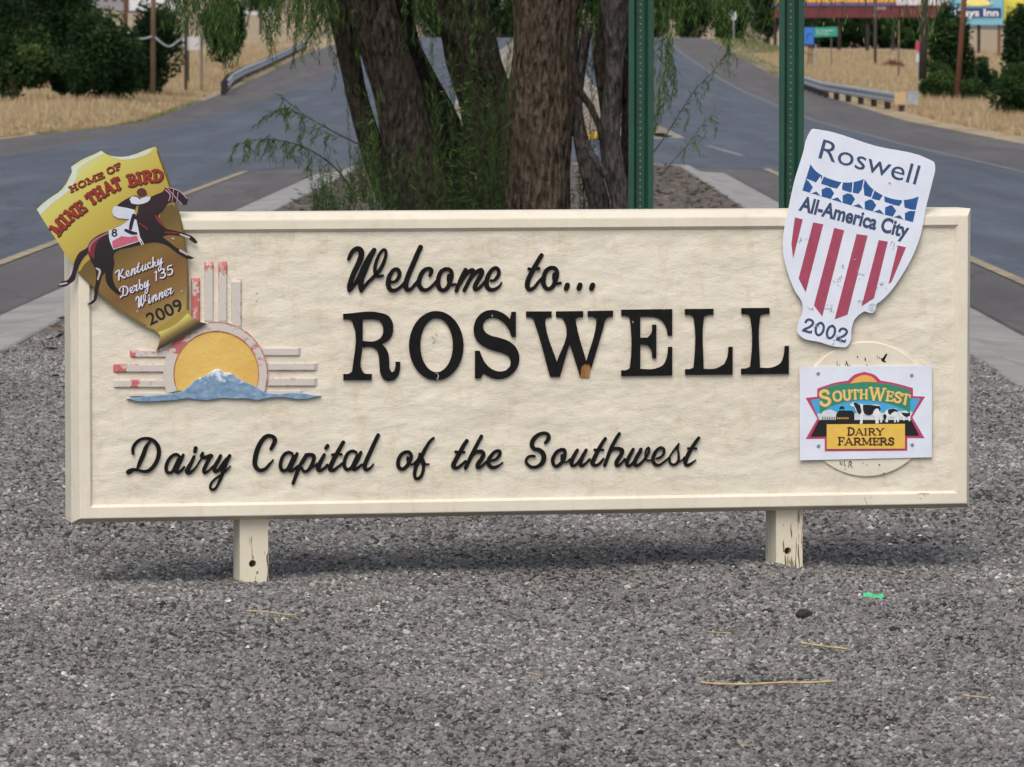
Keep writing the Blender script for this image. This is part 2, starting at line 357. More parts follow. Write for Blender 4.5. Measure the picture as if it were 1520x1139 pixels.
for y in gy:
    for x in gx:
        z = float(ground_z(x, y))
        out = max(lo(y)-x, x-ro(y))
        if out > 2: z += .06*math.sin(x*.7+y*.13)*math.sin(y*.21+1)*min(1, (out-2)/4)
        GV.append((x, y, z))
nxg = len(gx)
for i in range(len(gy)-1):
    for k in range(nxg-1): GF.append((i*nxg+k, i*nxg+k+1, (i+1)*nxg+k+1, (i+1)*nxg+k))
def ground_mat():
    m, n, l, p = nt('dry_field_ground'); v = coords(n, l, 'Object', (1, .3, 1))
    t = noise(n, l, .35, 6, v, .6); r = ramp(n, [(.30, (.15, .16, .085)), (.40, (.27, .22, .145)), (.52, (.38, .31, .215)), (.62, (.30, .25, .20)), (.75, (.40, .30, .22))]); l.new(t.outputs[0], r.inputs[0])
    t2 = noise(n, l, 4, 5, v); r2 = ramp(n, [(.3, (.75, .75, .75)), (.7, (1.15, 1.1, 1.05))]); l.new(t2.outputs[0], r2.inputs[0])
    mm = n.new('ShaderNodeMix'); mm.data_type = 'RGBA'; mm.blend_type = 'MULTIPLY'; mm.inputs[0].default_value = 1; l.new(r.outputs[0], mm.inputs[6]); l.new(r2.outputs[0], mm.inputs[7])
    l.new(mm.outputs[2], p.inputs['Base Color']); p.inputs['Roughness'].default_value = 1; p.inputs['Specular IOR Level'].default_value = .05
    return m
M['ground'] = ground_mat()
tag(mesh('ground', GV, GF, M['ground'], smooth=True), kind='structure')
sheet('road_shoulder', lo, ro, 0, M['shoulder'], -30, 1200, 6)
ll = lambda y: float(np.interp(y, [0, 113, 150, 215, 6000], [-10.1, -9.4, -8.6, -8.0, -8.6])); rl = lambda y: float(np.interp(y, [0, 200, 300, 400, 6000], [8.2, 8.5, 9.6, 11.3, 11.3]))
li = lambda y: float(np.interp(y, [0, 90, 92, 120, 6000], [-4.9, -4.25, -.5, -.5, -.5])); ri = lambda y: float(np.interp(y, [0, 90, 92, 120, 6000], [4.2, 4.2, .2, .2, .2]))
sheet('left_road', ll, li, .004, M['lane'], -30, 1200, 3)
sheet('right_road', ri, rl, .004, M['lane'], -30, 1200, 3)
def line(name, c, wd, y0, y1, m): return sheet(name, lambda y: c(y)-wd/2, lambda y: c(y)+wd/2, .009, m, y0, y1)
line('yellow_edge_line', lambda y: -4.95+.0072*y, .12, -10, 88, M['lineyellow']); line('yellow_edge_line', lambda y: 4.2, .12, -10, 90, M['lineyellow'])
line('white_edge_line', lambda y: rl(y)-.1, .12, -10, 1000, M['linefaint'])
def dash(p0, p1, wd):
    a = hit(*p0); b = hit(*p1); V = []
    for q in (a, b): V += [(q[0]-wd/2, q[1], float(road_z(q[1]))+.010), (q[0]+wd/2, q[1], float(road_z(q[1]))+.010)]
    tag(mesh('lane_dash', V, [(0, 1, 3, 2)], M['linewhite']), kind='structure')
dash((1102, 236), (1050, 221), .13)

def island(y0, y1, xl, xr, r=1.2, s0=.52):
    L = [(xl(y), y) for y in np.arange(y0, y1-r, 2.0)]+[(xl(y1-r), y1-r)]
    c = (xl(y1)+r, y1-r); L += [(c[0]-r*math.cos(t), c[1]+r*math.sin(t)) for t in np.linspace(.15, math.pi/2, 8)]
    c = (xr(y1)-r, y1-r); L += [(c[0]+r*math.sin(t), c[1]+r*math.cos(t)) for t in np.linspace(0, math.pi/2, 9)]
    L += [(xr(y), y) for y in np.arange(y1-r, y0, -2.0)[1:]]+[(xr(y0), y0)]
    return L
def kerb(path, m, name='kerb', z0=None):
    prof = [(0, -.112), (.30, -.095), (.47, -.06), (.52, -.01), (.56, .012), (.70, .016), (.715, .005), (.72, -.1)]
    V = []; F = []; n = len(path); P = [np.array(p, float) for p in path]
    for i, p in enumerate(P):
        t = P[min(i+1, n-1)]-P[max(i-1, 0)]; t /= np.linalg.norm(t); nr = np.array([t[1], -t[0]])
        b = 0 if z0 is None else float(road_z(p[1]))+.12
        for s, z in prof: q = p+nr*s; V.append((q[0], q[1], z+b))
    k = len(prof)
    for i in range(n-1):
        for j in range(k-1): A = i*k+j; F.append((A, A+k, A+k+1, A+1))
    return tag(mesh(name, V, F, m), kind='structure')
kerb(island(-10, 88.6, kl, kr, 2.3), M['kerb'])
grime = pm('gutter_grime', (.045, .042, .040), (.075, .070, .068), 4, .95)
sheet('gutter_grime', lambda y: float(kr(y))-.01, lambda y: float(kr(y))+.05, .006, grime, -10, 85); sheet('gutter_grime', lambda y: float(kl(y))-.05, lambda y: float(kl(y))+.01, .006, grime, -10, 85)
# the median itself: a gravel sheet between the kerbs
_MD = [(tuple((SO+ST*(sl(px, 800, .1)[0]+dx)-SN*(.03+dy))[:2]), a, w2) for px, dx, dy, a, w2 in ((1146, -.02, .0, .018, .003), (377, .02, .3, .012, .02), (1171, 0, .3, .012, .02))]
def gz(x, y): return sum(a*np.exp(-((x-c[0])**2+(y-c[1])**2)/w2) for c, a, w2 in _MD)+.010*np.sin(x*1.9+.7)*np.sin(y*1.1)+.006*np.sin(x*5.1+y*2.3)+.004*np.sin(y*7.7-x*3)
def gravel_mat():
    m, n, l, p = nt('gravel'); v = coords(n, l)
    vo = n.new('ShaderNodeTexVoronoi'); vo.inputs['Scale'].default_value = 58; l.new(v, vo.inputs['Vector'])
    sp = n.new('ShaderNodeSeparateColor'); l.new(vo.outputs['Color'], sp.inputs[0])
    r = ramp(n, [(0, (.035, .033, .032)), (.35, (.115, .112, .110)), (.75, (.175, .17, .168)), (.92, (.24, .21, .19)), (1, (.38, .37, .36))]); l.new(sp.outputs[0], r.inputs[0])
    sy = n.new('ShaderNodeSeparateXYZ'); l.new(v, sy.inputs[0])
    mr = n.new('ShaderNodeMapRange'); mr.inputs[1].default_value = 42; mr.inputs[2].default_value = 66; l.new(sy.outputs[1], mr.inputs[0])
    t = noise(n, l, 3.5, 6, v); r2 = ramp(n, [(.3, (.05, .042, .038)), (.5, (.12, .105, .095)), (.7, (.19, .165, .15))]); l.new(t.outputs[0], r2.inputs[0])
    t5 = noise(n, l, 1.6, 3, v); r5 = ramp(n, [(.35, (.8, .8, .8)), (.65, (1.15, 1.13, 1.1))]); l.new(t5.outputs[0], r5.inputs[0])
    c = mix(n, l, mr.outputs[0], r.outputs[0], r2.outputs[0])
    mm = n.new('ShaderNodeMix'); mm.data_type = 'RGBA'; mm.blend_type = 'MULTIPLY'; mm.inputs[0].default_value = 1; l.new(c, mm.inputs[6]); l.new(r5.outputs[0], mm.inputs[7])
    l.new(mm.outputs[2], p.inputs['Base Color']); p.inputs['Roughness'].default_value = .9; p.inputs['Specular IOR Level'].default_value = .2
    bp = n.new('ShaderNodeBump'); bp.inputs['Strength'].default_value = 1; bp.inputs['Distance'].default_value = .012; bp.invert = True; l.new(vo.outputs['Distance'], bp.inputs['Height']); l.new(bp.outputs[0], p.inputs['Normal'])
    return m
M['gravelbed'] = gravel_mat()
gxs = np.linspace(0, 1, 60); gys = np.concatenate([np.arange(-10, 12, 1.0), np.arange(12, 36, .12), np.arange(36, 84, 1.0), np.linspace(84, 87.9, 12)])
V = []
for y in gys:
    a, b = kl(y)+.70, kr(y)-.70
    if y > 86.3: sh_ = 1.5*(1-math.sqrt(max(0, 1-((y-86.3)/1.95)**2))); a += sh_; b -= sh_
    for s in gxs: x = a+(b-a)*s; V.append((x, y, float(gz(x, y))-.006))
V = np.array(V); n1 = len(gxs); ii = np.arange(len(gys)-1)[:, None]*n1+np.arange(n1-1)[None]; ii = ii.ravel()
tag(mesh('gravel_median', V, np.stack([ii, ii+1, ii+n1+1, ii+n1], 1), M['gravelbed'], smooth=True), kind='structure')

# pebbles: points with a size, turn, shape and tone; stone shapes are instanced on them
def pebbles():
    pts = []; scl = []
    def layer(y0, y1, sp, smin, smax, zoff, keep=1.0):
        ny = int((y1-y0)/sp)
        for j in range(ny):
            y = y0+j*sp; hw = .0945*y+1.5; a, b = max(-hw, float(kl(y))+.69), min(hw, kr(y)-.69); nx = int((b-a)/sp)
            if nx <= 0: continue
            xs = a+np.arange(nx)*sp+RNG.uniform(-.5, .5, nx)*sp; ys = y+RNG.uniform(-.5, .5, nx)*sp
            k = RNG.random(nx) < keep; xs, ys = xs[k], ys[k]
            s = smin+(smax-smin)*RNG.random(len(xs))**2.2
            z = gz(xs, ys)+zoff+s*.10+RNG.uniform(-.002, .003, len(xs)); pts.append(np.stack([xs, ys, z], 1)); scl.append(s)
    layer(12.4, 19.2, .0102, .0042, .0088, 0); layer(12.4, 19.2, .024, .006, .0105, .003, .6)
    layer(19.2, 34, .0165, .0065, .013, 0); layer(12.4, 34, .11, .010, .017, .0, .4)
    P = np.concatenate(pts); S = np.concatenate(scl); n = len(P)
    me = bpy.data.meshes.new('pebbles'); me.vertices.add(n); me.vertices.foreach_set('co', P.astype(np.float32).ravel())
    def at_(nm, ty, dv, key): a = me.attributes.new(nm, ty, 'POINT'); a.data.foreach_set(key, dv)
    sc = np.stack([S*RNG.uniform(.8, 1.25, n), S*RNG.uniform(.75, 1.1, n), S*RNG.uniform(.65, 1.0, n)], 1)
    rot = np.stack([RNG.uniform(-.5, .5, n), RNG.uniform(-.5, .5, n), RNG.uniform(0, 6.28, n)], 1)
    at_('psc', 'FLOAT_VECTOR', sc.astype(np.float32).ravel(), 'vector'); at_('prot', 'FLOAT_VECTOR', rot.astype(np.float32).ravel(), 'vector')
    big = np.sin(P[:, 0]*2.1+1)*np.sin(P[:, 1]*1.3)*.07+np.sin(P[:, 0]*5.3-P[:, 1]*2.2)*np.sin(P[:, 1]*3.1+2)*.06+np.sin(P[:, 0]*11+P[:, 1]*4)*.03
    tn = np.clip(RNG.random(n)*.975+big, 0, .975); wh = RNG.random(n) < .006; tn[wh] = 1.0-RNG.random(wh.sum())*.02
    at_('tone', 'FLOAT', tn.astype(np.float32), 'value')
    o = link(bpy.data.objects.new('gravel_pebbles', me)); tag(o, 'loose grey gravel covering the median round the welcome sign', 'gravel', kind='stuff')
    g = bpy.data.node_groups.new('pebble_scatter', 'GeometryNodeTree')
    g.interface.new_socket('Geometry', in_out='INPUT', socket_type='NodeSocketGeometry'); g.interface.new_socket('Geometry', in_out='OUTPUT', socket_type='NodeSocketGeometry')
    N = g.nodes; L = g.links; gi = N.new('NodeGroupInput'); go = N.new('NodeGroupOutput'); jn = N.new('GeometryNodeJoinGeometry')
    for k in range(5):
        ic = N.new('GeometryNodeMeshIcoSphere'); ic.inputs['Subdivisions'].default_value = 2
        pos = N.new('GeometryNodeInputPosition'); ns = N.new('ShaderNodeTexNoise'); ns.noise_dimensions = '4D'; ns.inputs['W'].default_value = k*7.3; ns.inputs['Scale'].default_value = .9; ns.inputs['Detail'].default_value = 1
        L.new(pos.outputs[0], ns.inputs['Vector']); sb = N.new('ShaderNodeVectorMath'); sb.operation = 'SUBTRACT'; sb.inputs[1].default_value = (.5, .5, .5); L.new(ns.outputs['Color'], sb.inputs[0])
        ml = N.new('ShaderNodeVectorMath'); ml.operation = 'SCALE'; ml.inputs['Scale'].default_value = 1.9; L.new(sb.outputs[0], ml.inputs[0])
        st = N.new('GeometryNodeSetPosition'); L.new(ic.outputs[0], st.inputs[0]); L.new(ml.outputs[0], st.inputs['Offset'])
        gi_ = N.new('GeometryNodeGeometryToInstance'); L.new(st.outputs[0], gi_.inputs[0]); L.new(gi_.outputs[0], jn.inputs[0])
    mp = N.new('GeometryNodeMeshToPoints'); L.new(gi.outputs[0], mp.inputs[0])
    ip = N.new('GeometryNodeInstanceOnPoints'); L.new(mp.outputs[0], ip.inputs['Points']); L.new(jn.outputs[0], ip.inputs['Instance']); ip.inputs['Pick Instance'].default_value = True
    for nm, key in (('psc', 'Scale'), ('prot', 'Rotation')):
        na = N.new('GeometryNodeInputNamedAttribute'); na.data_type = 'FLOAT_VECTOR'; na.inputs['Name'].default_value = nm; L.new(na.outputs[0], ip.inputs[key])
    ri_ = N.new('FunctionNodeRandomValue'); ri_.data_type = 'INT'; L.new(ri_.outputs[2], ip.inputs['Instance Index'])
    ri_.inputs[4].default_value = 0; ri_.inputs[5].default_value = 4
    sm = N.new('GeometryNodeSetMaterial'); L.new(ip.outputs[0], sm.inputs[0]); sm.inputs['Material'].default_value = M['pebble']; L.new(sm.outputs[0], go.inputs[0])
    md = o.modifiers.new('scatter', 'NODES'); md.node_group = g; return n
M['pebble'] = attr_mat('pebble_stone', [(0, (.028, .025, .024)), (.12, (.062, .057, .055)), (.34, (.135, .128, .124)), (.62, (.178, .173, .172)), (.76, (.215, .185, .162)), (.84, (.215, .218, .23)), (.955, (.30, .29, .28)), (.978, (.38, .36, .33)), (1, (.58, .56, .52))], kind='INSTANCER', rough=.75, spec=.35)
NP = pebbles()

# second median beyond the crossing
isl = [(1.2+2.1*0, 400.0)]
x2l = lambda y: float(np.interp(y, [0, 160, 300, 400], [-2.2, -2.0, -1, .5])); x2r = lambda y: float(np.interp(y, [0, 130, 200, 300, 400], [3.9, 3.9, 3.2, 3.2, 4.2]))
ys2 = [122.6]+list(range(128, 400, 8))+[400]
path = [(x2l(400), 400.)]+[(x2l(y), float(y)) for y in ys2[::-1][1:]]+[(x2l(122)+.5, 121.9), (x2l(122)+1.1, 121.6), (2.9, 121.6), (3.5, 121.9)]+[(x2r(y), float(y)) for y in ys2]
path = path[::-1]
kerb(path[::-1][::-1], M['kerb'], 'far_kerb', z0=1)
V = []; F = []; ysm = [122.2]+ys2[1:]
for y in ysm: V += [(x2l(y)+.3, y, float(road_z(y))+.13), (x2r(y)-.3, y, float(road_z(y))+.13)]
for i in range(len(ysm)-1): F.append((2*i, 2*i+1, 2*i+3, 2*i+2))
tag(mesh('far_median', V, F, pm('far_median_dirt', (.26, .20, .14), (.17, .135, .10), 1.5, 1, 0)), kind='structure')
V, F = boxvf(1.45, 1.95, 121.35, 122.1, -.15, .05); o = mesh('yellow_kerb_paint', V, F, M['kerbyellow']); bevel(o, .03); tag(o, kind='structure')
a = hit(333, 139); V, F = boxvf(a[0]-.2, a[0]+1.4, a[1]-1.5, a[1]+1.5, a[2]-.1, a[2]+.03); tag(mesh('concrete_apron', V, F, M['kerb']), kind='structure')

# ------------------------------------------------------------------ the welcome sign
sign = empty('welcome_sign', SO, SA, 'long cream carved sign reading Welcome to Roswell, on two short posts in gravel', 'sign')
SW += .012; hw = SW/2
def rect(i0, z0i, z1i, v): return [(-hw+i0+.006, v, SZ0+z0i), (hw-i0+.006, v, SZ0+z0i), (hw-i0+.006, v, SZ1-z1i), (-hw+i0+.006, v, SZ1-z1i)]
R_ = [rect(0, 0, 0, .205), rect(0, 0, 0, .048), rect(.001, .001, .001, .046), rect(.022, .017, .022, .001), rect(.026, .020, .026, 0), rect(.056, .052, .053, 0), rect(.058, .054, .055, .002), rect(.068, .062, .067, .016), rect(.30, .28, .28, .022)]
V = [p for r in R_ for p in r]; F = []
for i in range(len(R_)-1):
    for k in range(4): F.append((i*4+k, i*4+(k+1) % 4, (i+1)*4+(k+1) % 4, (i+1)*4+k))
F = [tuple(reversed(f)) for f in F]+[(3, 2, 1, 0)]; F = [tuple(reversed(f)) for f in F]
mesh('frame', V, F, M['cream'], sign)
from mathutils import noise as mn
nu, nz = 420, 140; u0, u1, z0, z1 = -hw+.069, hw-.057, SZ0+.058, SZ1-.061
V = []
for j in range(nz+1):
    for i in range(nu+1):
        u = u0+(u1-u0)*i/nu; z = z0+(z1-z0)*j/nz
        e = min(u-u0, u1-u, z-z0, z1-z); k = min(1, e/.02)
        d = mn.noise(Vector((u*6, 3.1, z*13)))*.0030+mn.noise(Vector((u*24, 9.1, z*34)))*.0009+abs(mn.noise(Vector((u*4+5, 1.7, z*11+u*3))))*.0018
        V.append((u, .0135+d*k, z))
V = np.array(V); ii = (np.arange(nz)[:, None]*(nu+1)+np.arange(nu)[None]).ravel()
mesh('face_board', V, np.stack([ii, ii+1, ii+nu+2, ii+nu+1], 1), M['field'], sign, smooth=True)

def sign_post(px0, px1, zr):
    u0_, u1_ = px0, px1; hx = (u0_+u1_)/2
    outer = [(u0_, -.3), (u1_, -.3), (u1_, SZ0+.03), (u0_, SZ0+.03)]
    hole = [(hx+zr[0]+.0125*math.cos(t), zr[1]+.0125*math.sin(t)) for t in np.linspace(0, 2*math.pi, 21)[:-1]]
    L = [outer, hole]; tri = geometry.tessellate_polygon([[Vector((a, b, 0)) for a, b in l] for l in L]); fl = [p for l in L for p in l]; n = len(fl)
    vf, vb = .045, .125; V = [(a, vf, b) for a, b in fl]+[(a, vb, b) for a, b in fl]; F = []
    for t in tri:
        a, b, c = (Vector((*fl[k], 0)) for k in t); up = (b-a).cross(c-a).z
        t = tuple(t) if up > 0 else tuple(reversed(t)); F.append(t)
    for off, cnt, rev in ((0, 4, False), (4, 20, True)):
        for i in range(cnt):
            a = off+i; b = off+(i+1) % cnt; q = (a, n+a, n+b, b) if not rev else (b, n+b, n+a, a); F.append(tuple(reversed(q)))
    b0 = len(V); V += [(u0_, vb, -.3), (u1_, vb, -.3), (u1_, vb, SZ0+.03), (u0_, vb, SZ0+.03), (u0_, .185, -.3), (u1_, .185, -.3), (u1_, .185, SZ0+.03), (u0_, .185, SZ0+.03)]
    F += [(b0, b0+1, b0+2, b0+3), (b0+5, b0+4, b0+7, b0+6), (b0+4, b0, b0+3, b0+7), (b0+1, b0+5, b0+6, b0+2)]
    return mesh('post', V, F, M['post'], sign)
A_ = sl(356, 800, .045)[0]; B_ = sl(398.5, 800, .045)[0]; hq = sl(375, 837, .045); sign_post(A_, B_, (hq[0]-(A_+B_)/2, hq[2]))
A_ = sl(1152, 790, .045)[0]; B_ = sl(1191.5, 790, .045)[0]; hq = sl(1169.5, 818, .045); sign_post(A_, B_, (hq[0]-(A_+B_)/2, hq[2]))

crk = pm('bare_cracked_wood', (.20, .15, .10), (.09, .065, .045), 90, .95)
PF = Frame(1120, 750, 9.49, sign)
for q in ([(514, 262, 5), (512, 330, 14), (520, 400, 20), (526, 470, 4)], [(412, 490, 4), (406, 540, 16), (412, 600, 18), (408, 660, 8)], [(428, 700, 8), (436, 780, 22), (440, 860, 16), (446, 935, 26)], [(584, 460, 4), (588, 600, 9), (580, 780, 9), (588, 930, 16)], [(620, 545, 6), (618, 680, 20), (630, 800, 14), (632, 880, 8)], [(528, 870, 8), (526, 935, 20)], [(570, 780, 6), (572, 935, 12)], [(405, 270, 7), (406, 296, 7)], [(372, 830, 5), (374, 850, 5)], [(322, 895, 6), (346, 940, 22)]): strokes('crack', PF, [q], .0455, .0016, crk)
PF = Frame(330, 760, 9.49, sign)
for q in ([(434, 615, 6), (436, 662, 14)], [(466, 905, 4), (464, 1030, 8)], [(480, 836, 6), (498, 850, 20), (476, 872, 10)], [(646, 250, 5), (646, 560, 8), (632, 640, 26), (644, 800, 12), (636, 960, 22), (634, 1040, 26)], [(598, 560, 6), (600, 600, 6)]): strokes('crack', PF, [q], .0455, .0016, crk)
# --- carved script lettering (strokes in the pixels of enlargements of the lettering)
BL = M['black']; SV, SHh = .017, .013
W1 = Frame(505, 355, 7.6, sign); W2 = Frame(695, 355, 7.6, sign)
gW = [[(95, 228, 40), (120, 170, 48), (158, 122, 52), (205, 108, 58), (238, 140, 64), (232, 210, 66), (200, 290, 64), (160, 370, 62), (125, 460, 60), (102, 540, 56), (102, 585, 40)],
      [(110, 580, 36), (150, 530, 42), (205, 440, 48), (250, 350, 54), (300, 250, 56), (345, 175, 56), (385, 120, 52)],
      [(385, 120, 50), (330, 230, 58), (280, 350, 62), (240, 450, 64), (232, 540, 60), (236, 588, 40)],
      [(238, 588, 34), (300, 505, 40), (380, 425, 44), (450, 345, 46), (500, 240, 42), (517, 160, 36), (500, 118, 32), (462, 140, 32), (418, 225, 38), (392, 320, 42), (398, 385, 44), (432, 420, 40), (485, 410, 24)]]
gE = [[(575, 482, 34), (605, 485, 32), (645, 455, 42), (670, 395, 46), (655, 348, 42), (622, 338, 40), (582, 372, 46), (548, 440, 54), (542, 520, 56), (570, 572, 50), (620, 578, 42), (680, 540, 36), (735, 480, 32)]]
gL = [[(908, 88, 56), (870, 170, 58), (820, 290, 60), (772, 400, 60), (742, 500, 58), (755, 568, 54), (800, 562, 42), (840, 515, 36), (875, 470, 32)]]
gC = [[(1010, 415, 34), (1022, 385, 44), (1030, 348, 44), (992, 332, 42), (940, 360, 50), (900, 430, 54), (890, 510, 54), (928, 568, 50), (980, 572, 40), (1040, 528, 36), (1090, 468, 32)]]
gO = [[(1185, 338, 46), (1137, 370, 50), (1107, 450, 54), (1110, 535, 54), (1155, 578, 46), (1208, 550, 50), (1243, 470, 54), (1258, 392, 50), (1235, 345, 44), (1185, 338, 46)], [(1222, 405, 34), (1222, 465, 42), (1248, 515, 36), (1300, 508, 28)]]
gM = [[(1415, 345, 48), (1360, 455, 50), (1310, 585, 46)], [(1345, 520, 32), (1420, 400, 44), (1488, 350, 50), (1503, 380, 50), (1452, 475, 46), (1400, 580, 44)], [(1440, 500, 32), (1510, 400, 44), (1585, 348, 50), (1600, 378, 52), (1560, 455, 52), (1520, 530, 52), (1525, 568, 46), (1570, 550, 38), (1630, 480, 32)]]
gE2 = [[(255, 468, 30), (285, 468, 32), (320, 440, 42), (347, 385, 44), (335, 338, 42), (302, 325, 40), (255, 362, 46), (215, 440, 54), (208, 518, 54), (238, 566, 50), (290, 570, 42), (345, 538, 32), (376, 492, 20)]]
gT = [[(828, 180, 50), (780, 262, 54), (730, 352, 58), (682, 450, 58), (666, 525, 58), (690, 568, 50), (740, 550, 40), (790, 488, 36), (830, 440, 32)], [(682, 335, 38), (740, 342, 28), (798, 332, 40)]]
for ss, fr in ((gW, W1), (gE, W1), (gL, W1), (gC, W1), (gO, W1), (gM, W1), (gE2, W2), (gT, W2), (sh(gO, -255, -15), W2)): strokes('letter', fr, ss, SV, SHh, BL)
for x in (1113, 1256, 1398): strokes('full_stop', W2, [[(x-8, 560, 58), (x, 537, 62), (x+8, 514, 56)]], SV, SHh, BL)
D1 = Frame(180, 640, 8.0, sign); D2 = Frame(365, 635, 7.6, sign); D3 = Frame(575, 635, 7.6, sign); D4 = Frame(765, 630, 10.857, sign); D5 = Frame(895, 630, 9.5, sign)
gD = [[(142, 268, 36), (138, 210, 42), (170, 145, 40), (230, 98, 36), (300, 86, 36), (370, 105, 42), (425, 160, 50), (447, 235, 54), (435, 320, 52), (400, 395, 50), (345, 458, 46), (285, 480, 40), (210, 467, 32), (150, 458, 42), (100, 478, 60), (80, 490, 56)], [(345, 118, 26), (300, 180, 48), (258, 290, 56), (218, 380, 50), (190, 450, 30)]]
gA = [[(695, 302, 32), (655, 276, 36), (602, 297, 40), (558, 352, 42), (532, 430, 44), (550, 490, 42), (597, 488, 38), (640, 420, 42), (682, 338, 48)], [(738, 282, 36), (702, 352, 50), (662, 430, 54), (660, 484, 48), (702, 478, 38), (748, 425, 28)]]
gI = [[(865, 302, 38), (835, 370, 48), (797, 440, 56), (787, 490, 54), (832, 484, 40), (880, 438, 26), (932, 355, 22), (955, 320, 24)], [(874, 245, 46), (884, 200, 50)]]
gR = [[(968, 262, 38), (955, 300, 44), (1000, 312, 46), (1060, 292, 48), (1078, 296, 40)], [(1062, 300, 42), (1022, 372, 46), (985, 450, 48), (992, 492, 46), (1030, 476, 28), (1080, 426, 24), (1108, 400, 22)]]
gY = [[(1180, 292, 42), (1150, 352, 48), (1112, 420, 50), (1112, 474, 48), (1150, 468, 40), (1200, 400, 42), (1250, 330, 40)], [(1288, 290, 42), (1250, 362, 50), (1216, 450, 54), (1190, 540, 44), (1150, 630, 34), (1110, 688, 34), (1067, 690, 34), (1060, 640, 32), (1100, 580, 28), (1170, 528, 26), (1240, 478, 26), (1295, 415, 18)]]
for g_ in (gD, gA, gI, gR, gY): strokes('letter', D1, g_, SV, SHh, BL)
gCc = [[(282, 242, 38), (310, 190, 50), (327, 132, 52), (292, 95, 42), (230, 98, 48), (170, 162, 54), (125, 260, 58), (102, 370, 58), (107, 432, 52), (150, 478, 46), (210, 470, 42), (262, 418, 34), (308, 362, 18)]]
gA2 = [[(525, 292, 32), (482, 278, 36), (430, 306, 40), (396, 380, 42), (392, 448, 42), (422, 486, 42), (466, 468, 38), (510, 390, 42), (542, 322, 44)], [(578, 290, 36), (547, 360, 46), (502, 440, 50), (497, 482, 48), (540, 470, 34), (590, 428, 26)]]
gP = [[(682, 300, 34), (640, 370, 40), (605, 440, 42), (565, 540, 42), (532, 628, 40)], [(640, 400, 30), (690, 312, 44), (732, 304, 40), (765, 316, 42), (765, 362, 44), (730, 440, 42), (692, 488, 38), (652, 490, 34), (632, 455, 30)], [(700, 482, 28), (760, 440, 24), (805, 405, 22)]]
gI2 = [[(885, 303, 38), (860, 352, 46), (822, 430, 52), (822, 478, 50), (870, 468, 36), (920, 418, 30)], [(903, 232, 44), (922, 203, 46)]]
gT2 = [[(1100, 162, 44), (1060, 232, 48), (1010, 322, 52), (962, 420, 54), (952, 468, 52), (990, 478, 42), (1040, 440, 32), (1088, 400, 26)], [(972, 306, 30), (1030, 296, 26), (1080, 302, 30)]]
gL2 = [[(1493, 82, 44), (1450, 172, 48), (1400, 282, 50), (1352, 390, 52), (1340, 450, 50), (1365, 473, 44), (1410, 448, 28), (1438, 410, 18)]]
for g_ in (gCc, gA2, gP, gI2, gT2, sh(gA2, 720, -15), gL2): strokes('letter', D2, g_, SV, SHh, BL)
gO3 = [[(200, 274, 38), (152, 310, 42), (120, 388, 46), (132, 448, 46), (170, 468, 42), (220, 430, 44), (256, 370, 44), (270, 312, 40), (245, 276, 38), (200, 274, 38)], [(230, 335, 34), (236, 382, 36), (270, 416, 24), (308, 398, 24)]]
gF = [[(522, 116, 30), (480, 155, 36), (432, 232, 42), (392, 310, 50), (350, 380, 50), (320, 450, 44), (307, 530, 40), (326, 574, 38), (370, 560, 40), (400, 500, 38), (407, 430, 42), (387, 350, 46), (366, 298, 38)], [(300, 402, 22), (340, 360, 26), (362, 320, 28)], [(400, 350, 28), (430, 408, 22), (470, 408, 16)]]
gT3 = [[(898, 145, 44), (860, 202, 48), (812, 290, 52), (757, 390, 54), (745, 438, 54), (782, 454, 42), (840, 416, 34), (882, 376, 28)], [(768, 272, 34), (815, 275, 26), (868, 275, 30)]]
gH = [[(1062, 94, 40), (1010, 192, 44), (950, 312, 48), (882, 456, 44)], [(930, 350, 32), (990, 282, 42), (1058, 268, 46), (1085, 294, 46), (1062, 352, 48), (1022, 410, 50), (1022, 448, 46), (1070, 430, 32), (1120, 378, 26)]]
gE3 = [[(1175, 372, 28), (1220, 358, 34), (1262, 315, 40), (1270, 270, 38), (1232, 262, 36), (1182, 302, 42), (1142, 370, 48), (1152, 428, 48), (1200, 450, 42), (1252, 430, 30), (1302, 392, 16)]]
for g_ in (gO3, gF, gT3, gH, gE3): strokes('letter', D3, g_, SV, SHh, BL)
gS = [[(482, 300, 50), (520, 255, 66), (538, 200, 68), (510, 150, 56), (440, 142, 54), (350, 182, 66), (282, 262, 76), (267, 340, 76), (305, 395, 66), (380, 412, 72), (440, 462, 80), (460, 540, 84), (430, 625, 76), (350, 682, 56), (262, 688, 52), (192, 640, 52), (172, 592, 48), (202, 532, 46), (260, 508, 44), (312, 515, 40)]]
gO4 = [[(742, 404, 54), (672, 442, 60), (612, 532, 62), (604, 615, 62), (648, 676, 56), (710, 650, 60), (770, 580, 64), (798, 480, 60), (790, 414, 54), (742, 404, 54)], [(752, 500, 52), (757, 572, 54), (812, 612, 32), (880, 560, 34)]]
gU = [[(1000, 412, 52), (965, 472, 62), (912, 580, 68), (912, 655, 62), (962, 658, 48), (1030, 590, 48), (1100, 470, 46)], [(1142, 412, 54), (1092, 510, 62), (1052, 600, 68), (1062, 664, 62), (1120, 640, 44), (1200, 560, 38)]]
gT4 = [[(1452, 228, 54), (1400, 302, 60), (1330, 430, 70), (1262, 568, 74), (1244, 632, 72), (1292, 662, 56), (1362, 628, 46), (1420, 555, 38)], [(1275, 408, 40), (1350, 410, 34), (1416, 412, 40)]]
for g_ in (gS, gO4, gU, gT4): strokes('letter', D4, g_, SV, SHh, BL)
